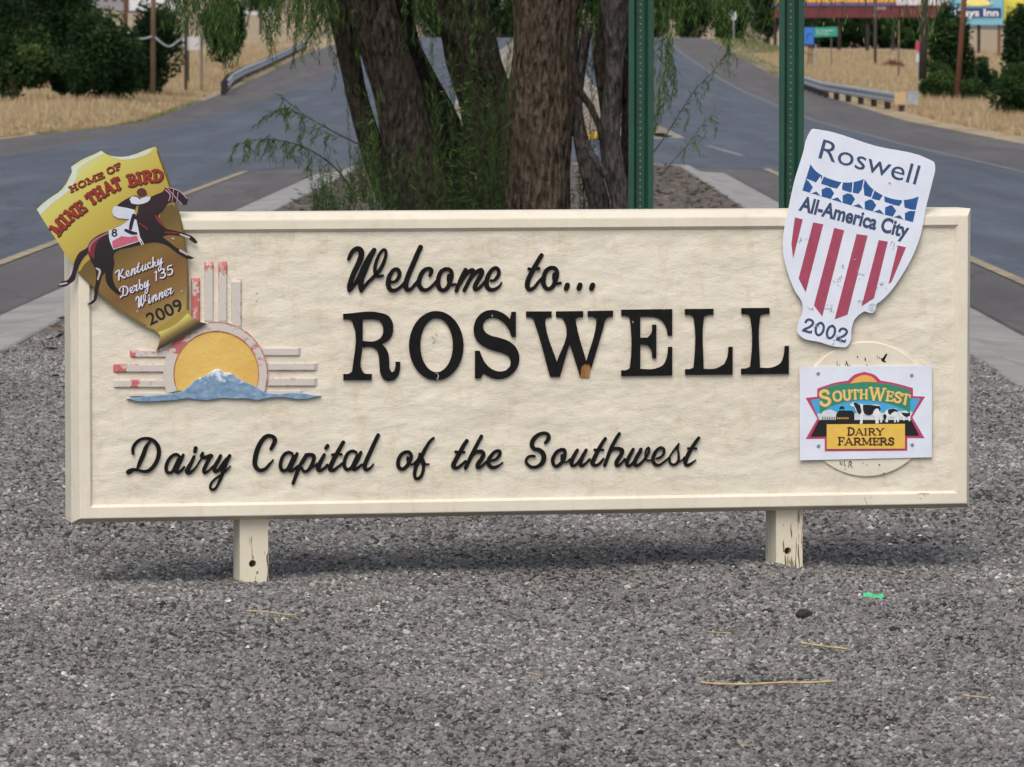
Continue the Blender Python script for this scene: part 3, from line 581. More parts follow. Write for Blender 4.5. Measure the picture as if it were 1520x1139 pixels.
gH5 = [[(232, 130, 48), (180, 212, 52), (110, 350, 56), (25, 580, 50)], [(90, 400, 36), (160, 345, 48), (240, 348, 56), (275, 374, 56), (242, 450, 60), (192, 530, 60), (197, 580, 52), (250, 558, 38), (310, 488, 32)]]
gW5 = [[(428, 350, 46), (390, 420, 54), (342, 520, 58), (347, 580, 52), (400, 568, 44), (470, 480, 44), (530, 390, 40)], [(538, 348, 46), (500, 422, 54), (452, 520, 58), (462, 578, 52), (510, 568, 44), (572, 508, 40), (630, 430, 36), (655, 355, 30), (640, 328, 26), (607, 362, 24), (596, 430, 28), (610, 490, 28), (640, 510, 24), (690, 490, 20)]]
gE5 = [[(755, 482, 28), (800, 470, 34), (853, 420, 42), (858, 352, 42), (820, 328, 40), (762, 362, 46), (717, 440, 54), (707, 520, 54), (742, 568, 48), (792, 574, 38), (850, 538, 32), (920, 478, 26)]]
gS5 = [[(930, 468, 24), (990, 380, 28), (1070, 275, 26)], [(1072, 272, 26), (1057, 332, 26), (1067, 420, 34), (1065, 510, 40), (1030, 558, 40), (980, 568, 38), (942, 530, 36), (945, 475, 30)], [(1065, 535, 22), (1110, 508, 22), (1150, 460, 22)]]
gT5 = [[(1352, 188, 44), (1300, 262, 52), (1242, 350, 56), (1182, 470, 60), (1162, 548, 58), (1192, 576, 50), (1250, 548, 36), (1308, 502, 18)], [(1196, 336, 30), (1260, 338, 28), (1318, 340, 30)]]
for g_ in (gH5, gW5, gE5, gS5, gT5): strokes('letter', D5, g_, SV, SHh, BL)
# --- big slab capitals
R1 = Frame(500, 450, 8.444, sign); R2 = Frame(670, 450, 6.08, sign); R3 = Frame(910, 450, 5.63, sign)
LR = [[(80, 135), (560, 125), (640, 155), (690, 220), (708, 310), (690, 410), (640, 475), (565, 515), (610, 560), (645, 630), (658, 740), (665, 830), (690, 868), (720, 850), (735, 800), (735, 735), (795, 735), (793, 820), (775, 900), (730, 960), (650, 978), (590, 955), (550, 890), (535, 780), (525, 670), (500, 590), (450, 555), (320, 555), (320, 850), (345, 882), (380, 888), (438, 888), (438, 965), (82, 965), (82, 888), (150, 885), (190, 860), (195, 820), (195, 240), (180, 212), (150, 205), (80, 205)],
      [(325, 205), (325, 475), (480, 475), (535, 448), (575, 390), (582, 320), (562, 255), (525, 215), (480, 205)]]
LO_ = [circ(1247, 534, 342, 434, 56), circ(1251, 528, 203, 338, 48)]
LS = [[(543, 78), (583, 78), (583, 305), (543, 305), (520, 240), (480, 185), (430, 145), (380, 132), (325, 145), (292, 180), (288, 225), (310, 265), (350, 290), (430, 312), (520, 345), (580, 395), (612, 470), (605, 560), (560, 630), (500, 672), (430, 687), (370, 678), (320, 652), (290, 632), (265, 680), (213, 680), (213, 430), (255, 430), (275, 480), (310, 545), (365, 595), (430, 617), (490, 607), (530, 570), (535, 520), (515, 480), (470, 455), (400, 435), (300, 395), (235, 345), (205, 280), (205, 200), (235, 130), (290, 80), (370, 62), (440, 78), (500, 115), (530, 145)]]
LW = [[(675, 75), (905, 75), (905, 128), (865, 132), (848, 150), (850, 190), (952, 530), (1040, 240), (1025, 180), (1005, 140), (980, 130), (945, 128), (945, 75), (1190, 72), (1190, 125), (1140, 132), (1122, 150), (1128, 190), (1218, 525), (1308, 180), (1310, 145), (1290, 128), (1230, 122), (1230, 72), (1460, 68), (1460, 120), (1415, 130), (1390, 155), (1375, 210), (1264, 592), (1248, 548), (1196, 546), (1172, 570), (1164, 672), (1068, 365), (980, 665), (890, 665), (755, 190), (738, 145), (715, 130), (675, 128)]]
LE = [[(68, 55), (495, 50), (495, 272), (458, 272), (445, 210), (410, 150), (350, 118), (300, 115), (228, 115), (228, 290), (290, 288), (320, 250), (328, 180), (362, 180), (362, 460), (328, 460), (318, 390), (290, 350), (228, 345), (228, 550), (350, 548), (420, 515), (450, 450), (460, 365), (495, 365), (495, 605), (68, 610), (68, 562), (112, 560), (138, 545), (142, 520), (142, 150), (138, 120), (112, 108), (68, 105)]]
LL = [[(600, 50), (840, 48), (840, 98), (790, 101), (762, 115), (758, 140), (758, 550), (860, 546), (930, 510), (955, 450), (965, 365), (1000, 365), (1000, 598), (602, 600), (602, 552), (648, 550), (672, 538), (675, 510), (675, 140), (670, 112), (645, 100), (600, 98)]]
LL2 = [[(1072, 42), (1308, 40), (1308, 90), (1260, 93), (1232, 106), (1228, 130), (1228, 540), (1330, 537), (1400, 500), (1425, 440), (1435, 358), (1470, 358), (1470, 592), (1070, 595), (1070, 548), (1118, 544), (1144, 532), (1148, 505), (1148, 130), (1143, 104), (1118, 93), (1072, 92)]]
for lp, fr in ((LR, R1), (LO_, R1), (LS, R2), (LW, R2), (LE, R3), (LL, R3), (LL2, R3)): plate('letter', fr, lp, .003, .020, BL, inset=.0016, ang=40, side=M['bareedge'])
plate('exposed_wood', R2, [[(1173, 572), (1197, 548), (1247, 550), (1262, 592), (1242, 676), (1166, 674)]], .009, .020, M['wood'], inset=.001, soft=False)

chipm = pm('chip_and_rust', (.40, .30, .20), (.50, .42, .32), 120, .8); stn = pm('rust_stain', (.42, .27, .15), (.55, .43, .31), 90, .8)
strokes('paint_chip', R1, [[(1262, 880, 10), (1272, 915, 16), (1262, 955, 12)], [(1230, 872, 5), (1246, 884, 9)], [(1245, 952, 8), (1275, 958, 6)]], .0032, .0006, pm('pale_chip', (.34, .34, .38), None, 90, .8))
strokes('paint_chip', R2, [[(367, 105, 6), (371, 122, 9)]], .0032, .0006, bpy.data.materials['pale_chip']); strokes('paint_chip', R3, [[(415, 50, 8), (425, 54, 5)], [(450, 49, 6), (462, 52, 5)], [(160, 152, 5), (170, 165, 7)]], .0032, .0006, chipm)
strokes('rust_stain', Frame(80, 720, 3.8, sign), [[(676, 115, 2), (700, 113, 6), (740, 116, 5), (765, 118, 2)], [(722, 92, 2), (726, 112, 3)]], .0125, .0014, stn)
strokes('rust_stain', Frame(1080, 700, 4, sign), [[(0, 150, 2), (120, 147, 4), (250, 144, 3), (330, 140, 5), (430, 138, 2)], [(560, 134, 2), (640, 132, 4), (780, 131, 2)]], .0125, .0014, stn)
strokes('rust_stain', Frame(490, 350, 3.707, sign), [[(562, 555, 8), (575, 570, 14), (566, 590, 10)], [(580, 535, 5), (590, 550, 8)]], .0122, .0008, pm('faint_stain', (.50, .42, .35), (.57, .50, .41), 120, .8))
# --- sun emblem
Z = Frame(150, 370, 4.343, sign)
def ray_mat():
    m, n, l, p = nt('peeling_red_paint'); a = n.new('ShaderNodeAttribute'); a.attribute_name = 'red'; t = noise(n, l, 62, 5, coords(n, l), .6)
    sb = n.new('ShaderNodeMath'); sb.operation = 'SUBTRACT'; l.new(a.outputs['Fac'], sb.inputs[0]); l.new(t.outputs[0], sb.inputs[1])
    r = ramp(n, [(0, (.56, .515, .47)), (.03, (.54, .38, .35)), (.12, (.48, .13, .13))]); l.new(sb.outputs[0], r.inputs[0]); l.new(r.outputs[0], p.inputs['Base Color'])
    p.inputs['Roughness'].default_value = .75
    bp = n.new('ShaderNodeBump'); bp.inputs['Strength'].default_value = .3; bp.inputs['Distance'].default_value = .005; l.new(t.outputs[0], bp.inputs['Height']); l.new(bp.outputs[0], p.inputs['Normal']); return m
M['ray'] = ray_mat()
def redden(o, fn):
    a = o.data.attributes.new('red', 'FLOAT', 'POINT'); a.data.foreach_set('value', [fn(v.co) for v in o.data.vertices])
def sun_ray(x0, y0, x1, y1, ends):
    """long bar cut into short lengths so that wear can change along it; ends: (position 0..1, amount of red)"""
    hor = (x1-x0) > (y1-y0); n = 14; V = []; F = []
    for i in range(n+1):
        t = i/n
        for s, vv in ((-.04, .016), (.03, .007), (.12, .0055), (.88, .0055), (.97, .007), (1.04, .016)):
            x, y = (x0+(x1-x0)*t, y0+(y1-y0)*s) if hor else (x0+(x1-x0)*s, y0+(y1-y0)*t)
            if i in (0, n): vv = max(vv, .013)
            V.append(Z(x, y, vv))
    for i in range(n):
        for k in range(5): A = i*6+k; F.append((A, A+6, A+7, A+1) if not hor else (A+1, A+7, A+6, A))
    F += [tuple(range(6)), tuple(n*6+5-k for k in range(6))]
    red = []
    for i in range(n+1):
        b = float(np.interp(i/n, [e[0] for e in ends], [e[1] for e in ends]))
        red += [b+.12, b+.10, b-.03, b-.03, b+.08, b+.13]
    o = mesh('sun_ray', V, F, M['ray'], sign, attrs={'red': red})
    bm = bmesh.new(); bm.from_mesh(o.data); bmesh.ops.recalc_face_normals(bm, faces=bm.faces); bm.to_mesh(o.data); bm.free(); return o
sun_ray(583, 188, 638, 480, [(0, .62), (.18, .6), (.25, .42), (.38, .72), (1, .66)]); sun_ray(668, 80, 724, 490, [(0, .62), (.12, .6), (.17, .32), (1, .32)])
sun_ray(758, 80, 812, 490, [(0, .68), (.14, .60), (.3, .36), (1, .33)]); sun_ray(842, 190, 904, 520, [(0, .44), (1, .38)])
sun_ray(185, 650, 450, 698, [(0, .66), (.12, .6), (.2, .46), (.8, .48), (1, .66)]); sun_ray(78, 742, 425, 794, [(0, .74), (.22, .70), (.28, .44), (1, .38)])
sun_ray(78, 843, 432, 892, [(0, .30), (.28, .32), (.32, .70), (.45, .66), (.50, .40), (1, .42)]); sun_ray(180, 928, 470, 950, [(0, .3), (1, .32)])
sun_ray(1040, 636, 1287, 688, [(0, .30), (1, .28)]); sun_ray(1070, 734, 1396, 783, [(0, .40), (1, .36)]); sun_ray(1068, 830, 1396, 884, [(0, .41), (1, .36)]); sun_ray(1060, 912, 1300, 940, [(0, .3), (1, .3)])
arcO = circ(738, 805, 337, 337, 64, 158, 382); arcI = circ(743, 802, 274, 274, 64, 156, 384)
ring = plate('sun_ring', Z, [arcO+arcI[::-1]], .004, .017, M['ray'], inset=.001, soft=False); c0 = Z(738, 805, 0)
def rfun(c):
    a = math.degrees(math.atan2(c.z-c0[2], c.x-c0[0])); return .34 + (.12 if 10 < a < 75 else 0) + (.40 if 128 < a < 152 else 0)
redden(ring, rfun)
plate('sun_disc', Z, [circ(743, 802, 271, 271, 64, 156, 384)], .0065, .016, M['yellow'], soft=False)
strokes('sun_outline', Z, [[(x, y, 6) for x, y in circ(743, 802, 274, 274, 40, 156, 384)]], .0066, .0032, M['darkline'], n=2)
strokes('sun_outline', Z, [[(x, y, 8) for x, y in circ(738, 805, 334, 334, 30, 262, 382)]], .0045, .0013, pm('red_rim_paint', (.45, .05, .06), (.56, .40, .36), 70, .7), n=2)
mt = [(165, 965), (240, 956), (340, 942), (430, 935), (510, 922), (560, 890), (610, 845), (660, 820), (700, 800), (735, 778), (765, 776), (790, 795), (830, 798), (880, 830), (940, 860), (1000, 890), (1060, 922), (1140, 935), (1230, 925), (1300, 930), (1370, 942), (1420, 945), (1360, 962), (1280, 970), (1180, 958), (1090, 960), (1000, 975), (950, 966), (860, 966), (780, 962), (700, 975), (620, 972), (560, 965), (500, 972), (400, 980), (300, 985), (230, 982)]
def mtn_mat():
    m, n, l, p = nt('mountain_blue_paint'); v = coords(n, l, scale=(1, 1, 1.6)); t = noise(n, l, 30, 5, v, .6); r = ramp(n, [(.35, (.11, .20, .33)), (.6, (.22, .34, .47)), (.75, (.30, .41, .52))]); l.new(t.outputs[0], r.inputs[0])
    sp = n.new('ShaderNodeSeparateXYZ'); l.new(coords(n, l), sp.inputs[0]); zc = Z(750, 778, 0)[2]; zb = Z(750, 900, 0)[2]
    mr = n.new('ShaderNodeMapRange'); mr.inputs[1].default_value = zb; mr.inputs[2].default_value = zc; mr.inputs[3].default_value = -.12; mr.inputs[4].default_value = .30; l.new(sp.outputs[2], mr.inputs[0])
    t2 = noise(n, l, 42, 4, coords(n, l, scale=(1, 1, 1.3))); ad = n.new('ShaderNodeMath'); ad.operation = 'ADD'; l.new(mr.outputs[0], ad.inputs[0]); l.new(t2.outputs[0], ad.inputs[1]); r2 = ramp(n, [(.60, (0, 0, 0)), (.74, (1, 1, 1))]); l.new(ad.outputs[0], r2.inputs[0])
    l.new(mix(n, l, r2.outputs[0], r.outputs[0], (.62, .70, .78)), p.inputs['Base Color']); p.inputs['Roughness'].default_value = .6
    bp = n.new('ShaderNodeBump'); bp.inputs['Strength'].default_value = .5; bp.inputs['Distance'].default_value = .006; l.new(t.outputs[0], bp.inputs['Height']); l.new(bp.outputs[0], p.inputs['Normal']); return m
plate('mountain', Z, [mt], .001, .016, mtn_mat(), inset=.002, ang=60)

# --- worn round medallion under the dairy plate
DS = Frame(1160, 500, 4.954, sign)
plate('medallion', DS, [circ(625, 533, 492, 497, 72)], .006, .018, M['cream'], inset=.003, soft=False)
strokes('medallion_remnants', DS, [[(772, 130, 14), (745, 175, 22)], [(745, 172, 12), (762, 186, 12)], [(735, 160, 9), (742, 176, 9)], [(408, 180, 3), (410, 215, 4)], [(425, 200, 3), (428, 217, 3)], [(478, 180, 4), (470, 212, 5)], [(478, 185, 5), (490, 214, 9)], [(503, 208, 4), (507, 216, 4)], [(558, 142, 6), (562, 155, 6)], [(615, 155, 7), (617, 175, 8)], [(628, 205, 5), (629, 215, 5)], [(706, 140, 4), (708, 155, 3)], [(720, 150, 4), (722, 160, 4)],
    [(430, 915, 4), (440, 940, 4), (447, 918, 2)], [(462, 912, 3), (463, 945, 4)], [(462, 945, 3), (475, 946, 3)], [(492, 960, 3), (500, 915, 4)], [(500, 914, 4), (516, 926, 4), (504, 940, 3)], [(504, 940, 4), (520, 960, 4)], [(598, 928, 5), (600, 930, 5)], [(628, 940, 5), (630, 942, 5)], [(718, 940, 8), (722, 942, 6)], [(750, 1005, 8), (757, 1003, 6)], [(465, 970, 4), (470, 972, 4)]], .0065, .0012, BL)
# small scuffs on the rim
strokes('scuff', Frame(1340, 680, 12.66, sign), [[(275, 690, 14), (310, 672, 14), (400, 672, 22), (495, 678, 16)], [(395, 690, 18), (410, 705, 22)], [(325, 768, 14), (350, 758, 16)]], .0005, .0008, pm('scuff_grey', (.30, .26, .21), (.42, .37, .30), 200, .9))
strokes('scuff', Frame(1080, 700, 4, sign), [[(812, 155, 3), (828, 195, 5)], [(848, 153, 5), (851, 156, 5)]], .0005, .0008, pm('scuff_grey_two', (.25, .20, .15), (.42, .37, .30), 200, .9))

# ------------------------------------------------------------------ plates fixed on the sign
def fixed(name, px, py, v, label, cat):
    u, _, z = sl(px, py, v); P = SO+ST*u-SN*v+np.array([0, 0, z]); e = empty(name, P, SA, label, cat); return e, (u, v, z)
def print_text(name, fr, s, p0, p1, hgt, v, m, bold=0.0, shear=0.0, parent=None):
    """flat printed line of plain sans text whose baseline runs p0 -> p1 in crop pixels"""
    c = bpy.data.curves.new(name, 'FONT'); c.body = s; c.offset = bold; c.resolution_u = 4
    o = bpy.data.objects.new(name, c); scene.collection.objects.link(o); bpy.context.view_layer.update()
    me = o.evaluated_get(bpy.context.evaluated_depsgraph_get()).to_mesh()
    P = [tuple(x.co) for x in me.vertices]; F = [tuple(f.vertices) for f in me.polygons]
    bpy.data.objects.remove(o); bpy.data.curves.remove(c)
    x0 = min(p[0] for p in P); x1 = max(p[0] for p in P); y1 = max(p[1] for p in P)
    X = np.array(p1, float)-p0; L = np.linalg.norm(X); N = np.array([X[1], -X[0]])/L*hgt
    V = []
    for p in P:
        a = (p[0]-x0)/(x1-x0); b = p[1]/y1; q = np.array(p0)+X*a+N*b+X/L*hgt*shear*b; V.append(fr(q[0], q[1], v))
    Fn = []
    for f in F:
        a, b, c_ = (Vector(V[k]) for k in f[:3]); Fn.append(f if (b-a).cross(c_-a).y < 0 else tuple(reversed(f)))
    return mesh(name, V, Fn, m, parent if parent is not None else fr.p)
# stroke letters: unit box, y up; (points, thick?) and serif feet
SG = {
 'A': (1.0, [([(.12, 0), (.5, 1)], 0), ([(.5, 1), (.88, 0)], 1), ([(.26, .33), (.74, .33)], 0)], [(.12, 0), (.88, 0)]),
 'B': (.85, [([(.22, 0), (.22, 1)], 1), ([(.22, .97), (.55, .97), (.68, .78), (.55, .54), (.25, .53)], 0), ([(.3, .52), (.62, .50), (.78, .27), (.62, .04), (.22, .03)], 1)], [(.18, 0), (.18, 1)]),
 'D': (.95, [([(.22, 0), (.22, 1)], 1), ([(.22, .97), (.5, .95), (.8, .72), (.84, .5), (.8, .28), (.5, .05), (.22, .03)], 1)], [(.18, 0), (.18, 1)]),
 'E': (.8, [([(.22, 0), (.22, 1)], 1), ([(.2, .96), (.76, .96)], 0), ([(.2, .52), (.6, .52)], 0), ([(.2, .04), (.8, .04)], 0), ([(.75, .96), (.75, .76)], 0), ([(.78, .04), (.78, .26)], 0), ([(.6, .64), (.6, .4)], 0)], [(.18, 0), (.18, 1)]),
 'F': (.75, [([(.22, 0), (.22, 1)], 1), ([(.2, .96), (.74, .96)], 0), ([(.2, .5), (.56, .5)], 0), ([(.73, .96), (.73, .74)], 0), ([(.56, .62), (.56, .38)], 0)], [(.2, 0), (.18, 1)]),
 'H': (1.0, [([(.22, 0), (.22, 1)], 1), ([(.78, 0), (.78, 1)], 1), ([(.22, .5), (.78, .5)], 0)], [(.22, 0), (.22, 1), (.78, 0), (.78, 1)]),
 'I': (.5, [([(.25, 0), (.25, 1)], 1)], [(.25, 0), (.25, 1)]),
 'M': (1.2, [([(.2, 0), (.2, 1)], 0), ([(.2, 1), (.6, .12)], 1), ([(.6, .12), (1.0, 1)], 0), ([(1.0, 0), (1.0, 1)], 1)], [(.2, 0), (1.0, 0), (.16, 1), (1.04, 1)]),
 'N': (1.0, [([(.2, 0), (.2, 1)], 0), ([(.2, 1), (.8, .04)], 1), ([(.8, 0), (.8, 1)], 0)], [(.2, 0), (.16, 1), (.8, 1)]),
 'O': (1.0, [([(.5, .98), (.22, .84), (.13, .5), (.22, .16), (.5, .02), (.78, .16), (.87, .5), (.78, .84), (.5, .98)], 1)], []),
 'R': (.95, [([(.22, 0), (.22, 1)], 1), ([(.22, .97), (.6, .95), (.74, .74), (.6, .52), (.25, .50)], 1), ([(.5, .5), (.68, .2), (.84, .02)], 1)], [(.2, 0), (.18, 1), (.86, 0)]),
 'S': (.78, [([(.66, .76), (.6, .92), (.4, .98), (.2, .88), (.18, .68), (.38, .54), (.6, .42), (.66, .24), (.52, .05), (.32, .02), (.14, .14), (.11, .28)], 1)], []),
 'T': (.85, [([(.42, 0), (.42, 1)], 1), ([(.06, .96), (.8, .96)], 0), ([(.07, .97), (.07, .74)], 0), ([(.79, .97), (.79, .74)], 0)], [(.42, 0)]),
 'U': (.95, [([(.2, 1), (.2, .3), (.32, .06), (.5, .02), (.68, .06), (.78, .3), (.78, 1)], 1)], [(.2, 1), (.78, 1)]),
 'W': (1.35, [([(.12, 1), (.42, 0)], 1), ([(.42, 0), (.68, .95)], 0), ([(.68, .95), (.94, 0)], 1), ([(.94, 0), (1.24, 1)], 0)], [(.12, 1), (.66, 1), (1.24, 1)]),
 'Y': (.95, [([(.12, 1), (.48, .48)], 1), ([(.84, 1), (.48, .48)], 0), ([(.48, .5), (.48, 0)], 1)], [(.12, 1), (.84, 1), (.48, 0)]),
 '2': (.75, [([(.14, .72), (.2, .92), (.38, 1), (.58, .9), (.6, .7), (.46, .44), (.22, .2), (.12, .05)], 1), ([(.12, .05), (.64, .05)], 1), ([(.64, .04), (.66, .2)], 0)], []),
 '0': (.75, [([(.37, 1), (.2, .84), (.13, .5), (.2, .16), (.37, 0), (.55, .16), (.62, .5), (.55, .84), (.37, 1)], 1)], []),
}
def glyph(ch, o, X, Y, thick=.2, thin=.11, serif=.30):
    """glyph strokes in crop pixels: o = foot of the box, X / Y = unit vectors of the box"""
    wd, S, SF = SG[ch]; o = np.array(o, float); X = np.array(X, float); Y = np.array(Y, float); H = np.linalg.norm(Y); W = np.linalg.norm(X); out = []
    for pts, tk in S: out.append([(*(o+X*x+Y*y), (thick if tk else thin)*H) for x, y in pts])
    for x, y in SF:
        if serif: y2 = y+(.045 if y < .5 else -.045); out.append([(*(o+X*(x-serif/2)+Y*y2), thin*.9*H), (*(o+X*(x+serif/2)+Y*y2), thin*.9*H)])
    return out
def run(word, pts, hgt, wk=1.0, **k):
    """letters set along a baseline through pts (crop pixels), stretched to fill it"""
    P = smoothpts(pts, 12); d = [0]
    for i in range(1, len(P)): d.append(d[-1]+np.linalg.norm(P[i][:2]-P[i-1][:2]))
    tot = sum(SG[c][0] if c != ' ' else .5 for c in word); s = 0; out = []
    for c in word:
        wd = SG[c][0] if c != ' ' else .5; a, b = s/tot*d[-1], (s+wd)/tot*d[-1]; s += wd
        if c == ' ': continue
        A = np.array([np.interp(a, d, [p[k] for p in P]) for k in (0, 1)]); B = np.array([np.interp(b, d, [p[k] for p in P]) for k in (0, 1)])
        X = (B-A)/wd; u = X/np.linalg.norm(X); out += glyph(c, A, X, np.array([u[1], -u[0]])*hgt, **k)
    return out
def offs(ss, dx, dy, k=1.0): return [[(x+dx, y+dy, w_*k) for x, y, w_ in s] for s in ss]
flat = dict(dome=.9, lift=.00003)

# --- All-America City shield
e, org = fixed('city_award_shield', 1275, 350, -.004, 'tilted white shield with stars and red stripes over the top right corner of the sign', 'shield sign')
SHF = Frame(1140, 180, 3.254, e, org)
plate('shield_plate', SHF, [[(198, 60), (215, 38), (240, 40), (520, 120), (780, 186), (803, 200), (808, 225), (795, 290), (765, 410), (735, 560), (700, 650), (650, 740), (590, 825), (545, 870), (524, 886), (524, 905), (510, 925), (488, 926), (470, 920), (440, 936), (418, 960), (405, 1000), (396, 1070), (380, 1090), (345, 1092), (250, 1068), (160, 1042), (142, 1020), (148, 970), (165, 925), (165, 880), (130, 820), (95, 730), (74, 640), (75, 540), (95, 440), (130, 280), (170, 150), (188, 80)]], -.006, -.001, M['white'], inset=.0006, ang=60)
M['navy'] = pm('faded_navy_print', (.045, .075, .16), (.035, .06, .13), 60, .5); M['blue'] = pm('blue_print', (.022, .10, .30), (.018, .08, .25), 30, .5)
M['red'] = pm('faded_red_print', (.38, .065, .12), (.33, .055, .10), 40, .5); M['chip'] = pm('worn_grey', (.30, .32, .36), (.5, .52, .56), 300, .8)
print_text('lettering', SHF, 'Roswell', (243, 178), (713, 307), 94, -.0068, M['navy'], bold=0)
print_text('lettering', SHF, 'All-America City', (147, 428), (672, 564), 72, -.0068, M['navy'], bold=.034)
SVV = -.0062
n2 = run('2002', [(160, 1012), (378, 1070)], 62, thick=.19, thin=.10); strokes('lettering', SHF, n2, SVV, .0006, M['navy'], **flat)
for st in ([(130, 465), (168, 474), (121, 665), (113, 590)], [(218, 489), (267, 498), (182, 827), (148, 760)], [(320, 516), (368, 527), (262, 943), (222, 890)], [(428, 545), (481, 553), (384, 935), (322, 957)], [(535, 574), (579, 582), (512, 855), (452, 894)], [(628, 601), (667, 609), (597, 775), (582, 787)]):
    plate('stripe', SHF, [st], -.0068, -.0061, M['red'], soft=False)
plate('star_band', SHF, [[(205, 208), (228, 238), (262, 263), (310, 283), (362, 296), (415, 294), (466, 279), (492, 315), (530, 345), (580, 369), (640, 381), (690, 376), (728, 364), (700, 488), (430, 415), (166, 335)]], -.0066, -.0061, M['blue'], ang=30)
def star(cx, cy, r, a0, k=.42): return [(cx+(r if i % 2 == 0 else r*k)*math.sin(math.radians(a0+36*i)), cy-(r if i % 2 == 0 else r*k)*math.cos(math.radians(a0+36*i))) for i in range(10)]
for cx, cy, r in ((240, 318, 54), (342, 347, 52), (446, 375, 60), (546, 405, 54), (642, 432, 54)): plate('star', SHF, [star(cx, cy, r, 15)], -.0070, -.0063, M['white'], soft=False, ang=20)
strokes('star_divider', SHF, [[(268, 262, 7), (258, 290, 5)], [(360, 292, 7), (354, 320, 5)], [(412, 290, 6), (406, 350, 5)], [(466, 276, 5), (455, 330, 5)], [(514, 330, 6), (498, 372, 5)], [(560, 360, 7), (552, 380, 5)], [(650, 376, 8), (650, 400, 5)], [(190, 283, 6), (225, 296, 5)], [(265, 310, 5), (300, 322, 5)], [(362, 340, 5), (405, 352, 5)], [(480, 372, 5), (520, 384, 5)], [(570, 398, 5), (610, 408, 5)], [(662, 430, 5), (715, 432, 6)]], -.0066, .0007, M['white'], **flat)
strokes('registered_mark', SHF, [[(x, y, 4) for x, y in circ(504, 900, 17, 17, 14)]+[(521, 900, 4)], [(499, 890, 3), (497, 911, 3)], [(499, 890, 3), (509, 894, 3), (500, 901, 3)], [(500, 901, 3), (508, 911, 3)]], SVV, .0006, M['chip'], **flat)
def scratches(fr, cx, cy, r, k, v, m, seed):
    q = random.Random(seed); ss = []
    for i in range(k):
        x, y = cx+q.gauss(0, r*.5), cy+q.gauss(0, r*.5); a = q.uniform(0, 6.28); l = q.uniform(3, 12); ss.append([(x, y, q.uniform(1.5, 4)), (x+l*math.cos(a), y+l*math.sin(a), q.uniform(1, 3))])
    return ss
sc_ = []
for k, (cx, cy, r, n_) in enumerate(((345, 772, 26, 12), (300, 905, 26, 12), (165, 573, 15, 6), (606, 600, 18, 6), (680, 694, 12, 3), (445, 740, 20, 5), (550, 798, 24, 6), (235, 985, 16, 6), (320, 1045, 50, 12), (365, 700, 14, 3), (430, 675, 22, 2), (590, 295, 12, 2), (205, 895, 16, 4), (440, 860, 20, 4))): sc_ += scratches(SHF, cx, cy, r, n_, 0, 0, k)
strokes('chipped_spots', SHF, sc_, SVV-.0007, .0004, M['chip'], **flat)

# --- dairy farmers plate
e, org = fixed('dairy_farmers_plate', 1285, 613, .004, 'rectangular white plate with cows and farm emblem, screwed over the round medallion', 'plate sign')
DF = Frame(1160, 500, 4.954, e, org); PV = .0002
plate('backing_plate', DF, [[(133, 222), (1106, 212), (1106, 887), (135, 910)]], .001, .0055, M['white'], inset=.0004, soft=False)
for x, y in ((270, 270), (958, 283), (272, 803), (962, 795)): plate('screw', DF, [circ(x, y, 13, 13, 14)], -.0018, .001, M['screw'], inset=.0008, soft=False)
P_ = lambda nm, c: pm(nm, c, tuple(x*.92 for x in c), 40, .45)
crim, amb, grn, sky_, blk, wht, gold = P_('crimson_print', (.48, .055, .13)), P_('amber_print', (.80, .42, .10)), P_('green_print', (.035, .25, .15)), P_('sky_blue_print', (.06, .38, .68)), P_('black_print', (.012, .010, .012)), P_('white_print', (.74, .76, .78)), P_('gold_print', (.78, .50, .09))
plate('emblem', DF, [[(178, 450), (263, 441), (263, 382), (380, 342), (490, 322), (530, 284), (610, 258), (690, 284), (728, 322), (850, 345), (967, 378), (967, 437), (1056, 440), (962, 592), (1052, 746), (925, 744), (925, 838), (318, 843), (318, 750), (178, 752), (264, 602)]], PV, .0009, crim, ang=32)
plate('sky_field', DF, [[(214, 466), (282, 456), (282, 400), (945, 398), (945, 452), (1022, 455), (948, 590), (948, 620), (276, 620), (272, 598)]], -.0003, PV, sky_, soft=False)
plate('pale_horizon', DF, [[(262, 574), (300, 548), (360, 535), (420, 560), (480, 566), (600, 560), (760, 560), (940, 540), (966, 556), (950, 588), (950, 618), (278, 618), (274, 600)]], -.0008, -.0004, P_('haze_print', (.62, .66, .70)), soft=False)
plate('green_arch', DF, [[(282, 388), (390, 356), (490, 342), (610, 336), (740, 344), (850, 362), (947, 394), (947, 566), (900, 532), (840, 508), (740, 480), (610, 466), (480, 478), (390, 502), (330, 530), (283, 572)]], -.0009, -.0004, grn, ang=40)
plate('rising_sun', DF, [[(505, 344), (545, 304), (612, 282), (672, 300), (706, 336), (610, 333)]], -.0012, PV, amb, ang=60)
plate('dark_ground', DF, [[(276, 612), (950, 612), (960, 622), (1012, 727), (910, 727), (318, 732), (214, 734), (270, 628)]], -.0013, -.0009, blk, soft=False)
plate('name_panel', DF, [[(333, 644), (908, 641), (908, 823), (333, 826)]], -.0018, -.0014, gold, soft=False)
plate('barn', DF, [[(400, 600), (402, 575), (412, 552), (426, 545), (427, 520), (442, 510), (460, 514), (465, 544), (520, 543), (536, 562), (536, 614), (400, 614)]], -.0017, -.0014, blk, soft=False)
plate('barn', DF, [[(428, 535), (462, 533), (462, 541), (428, 542)]], -.0021, -.0018, sky_, soft=False)
strokes('fence_dots', DF, [[(x, 594, 6), (x, 604, 7)] for x in range(414, 500, 15)], -.0018, .0006, gold, **flat); strokes('picket_fence', DF, [[(x, 590, 5), (x, 610, 5)] for x in range(300, 402, 13)], -.0011, .0006, blk, **flat)
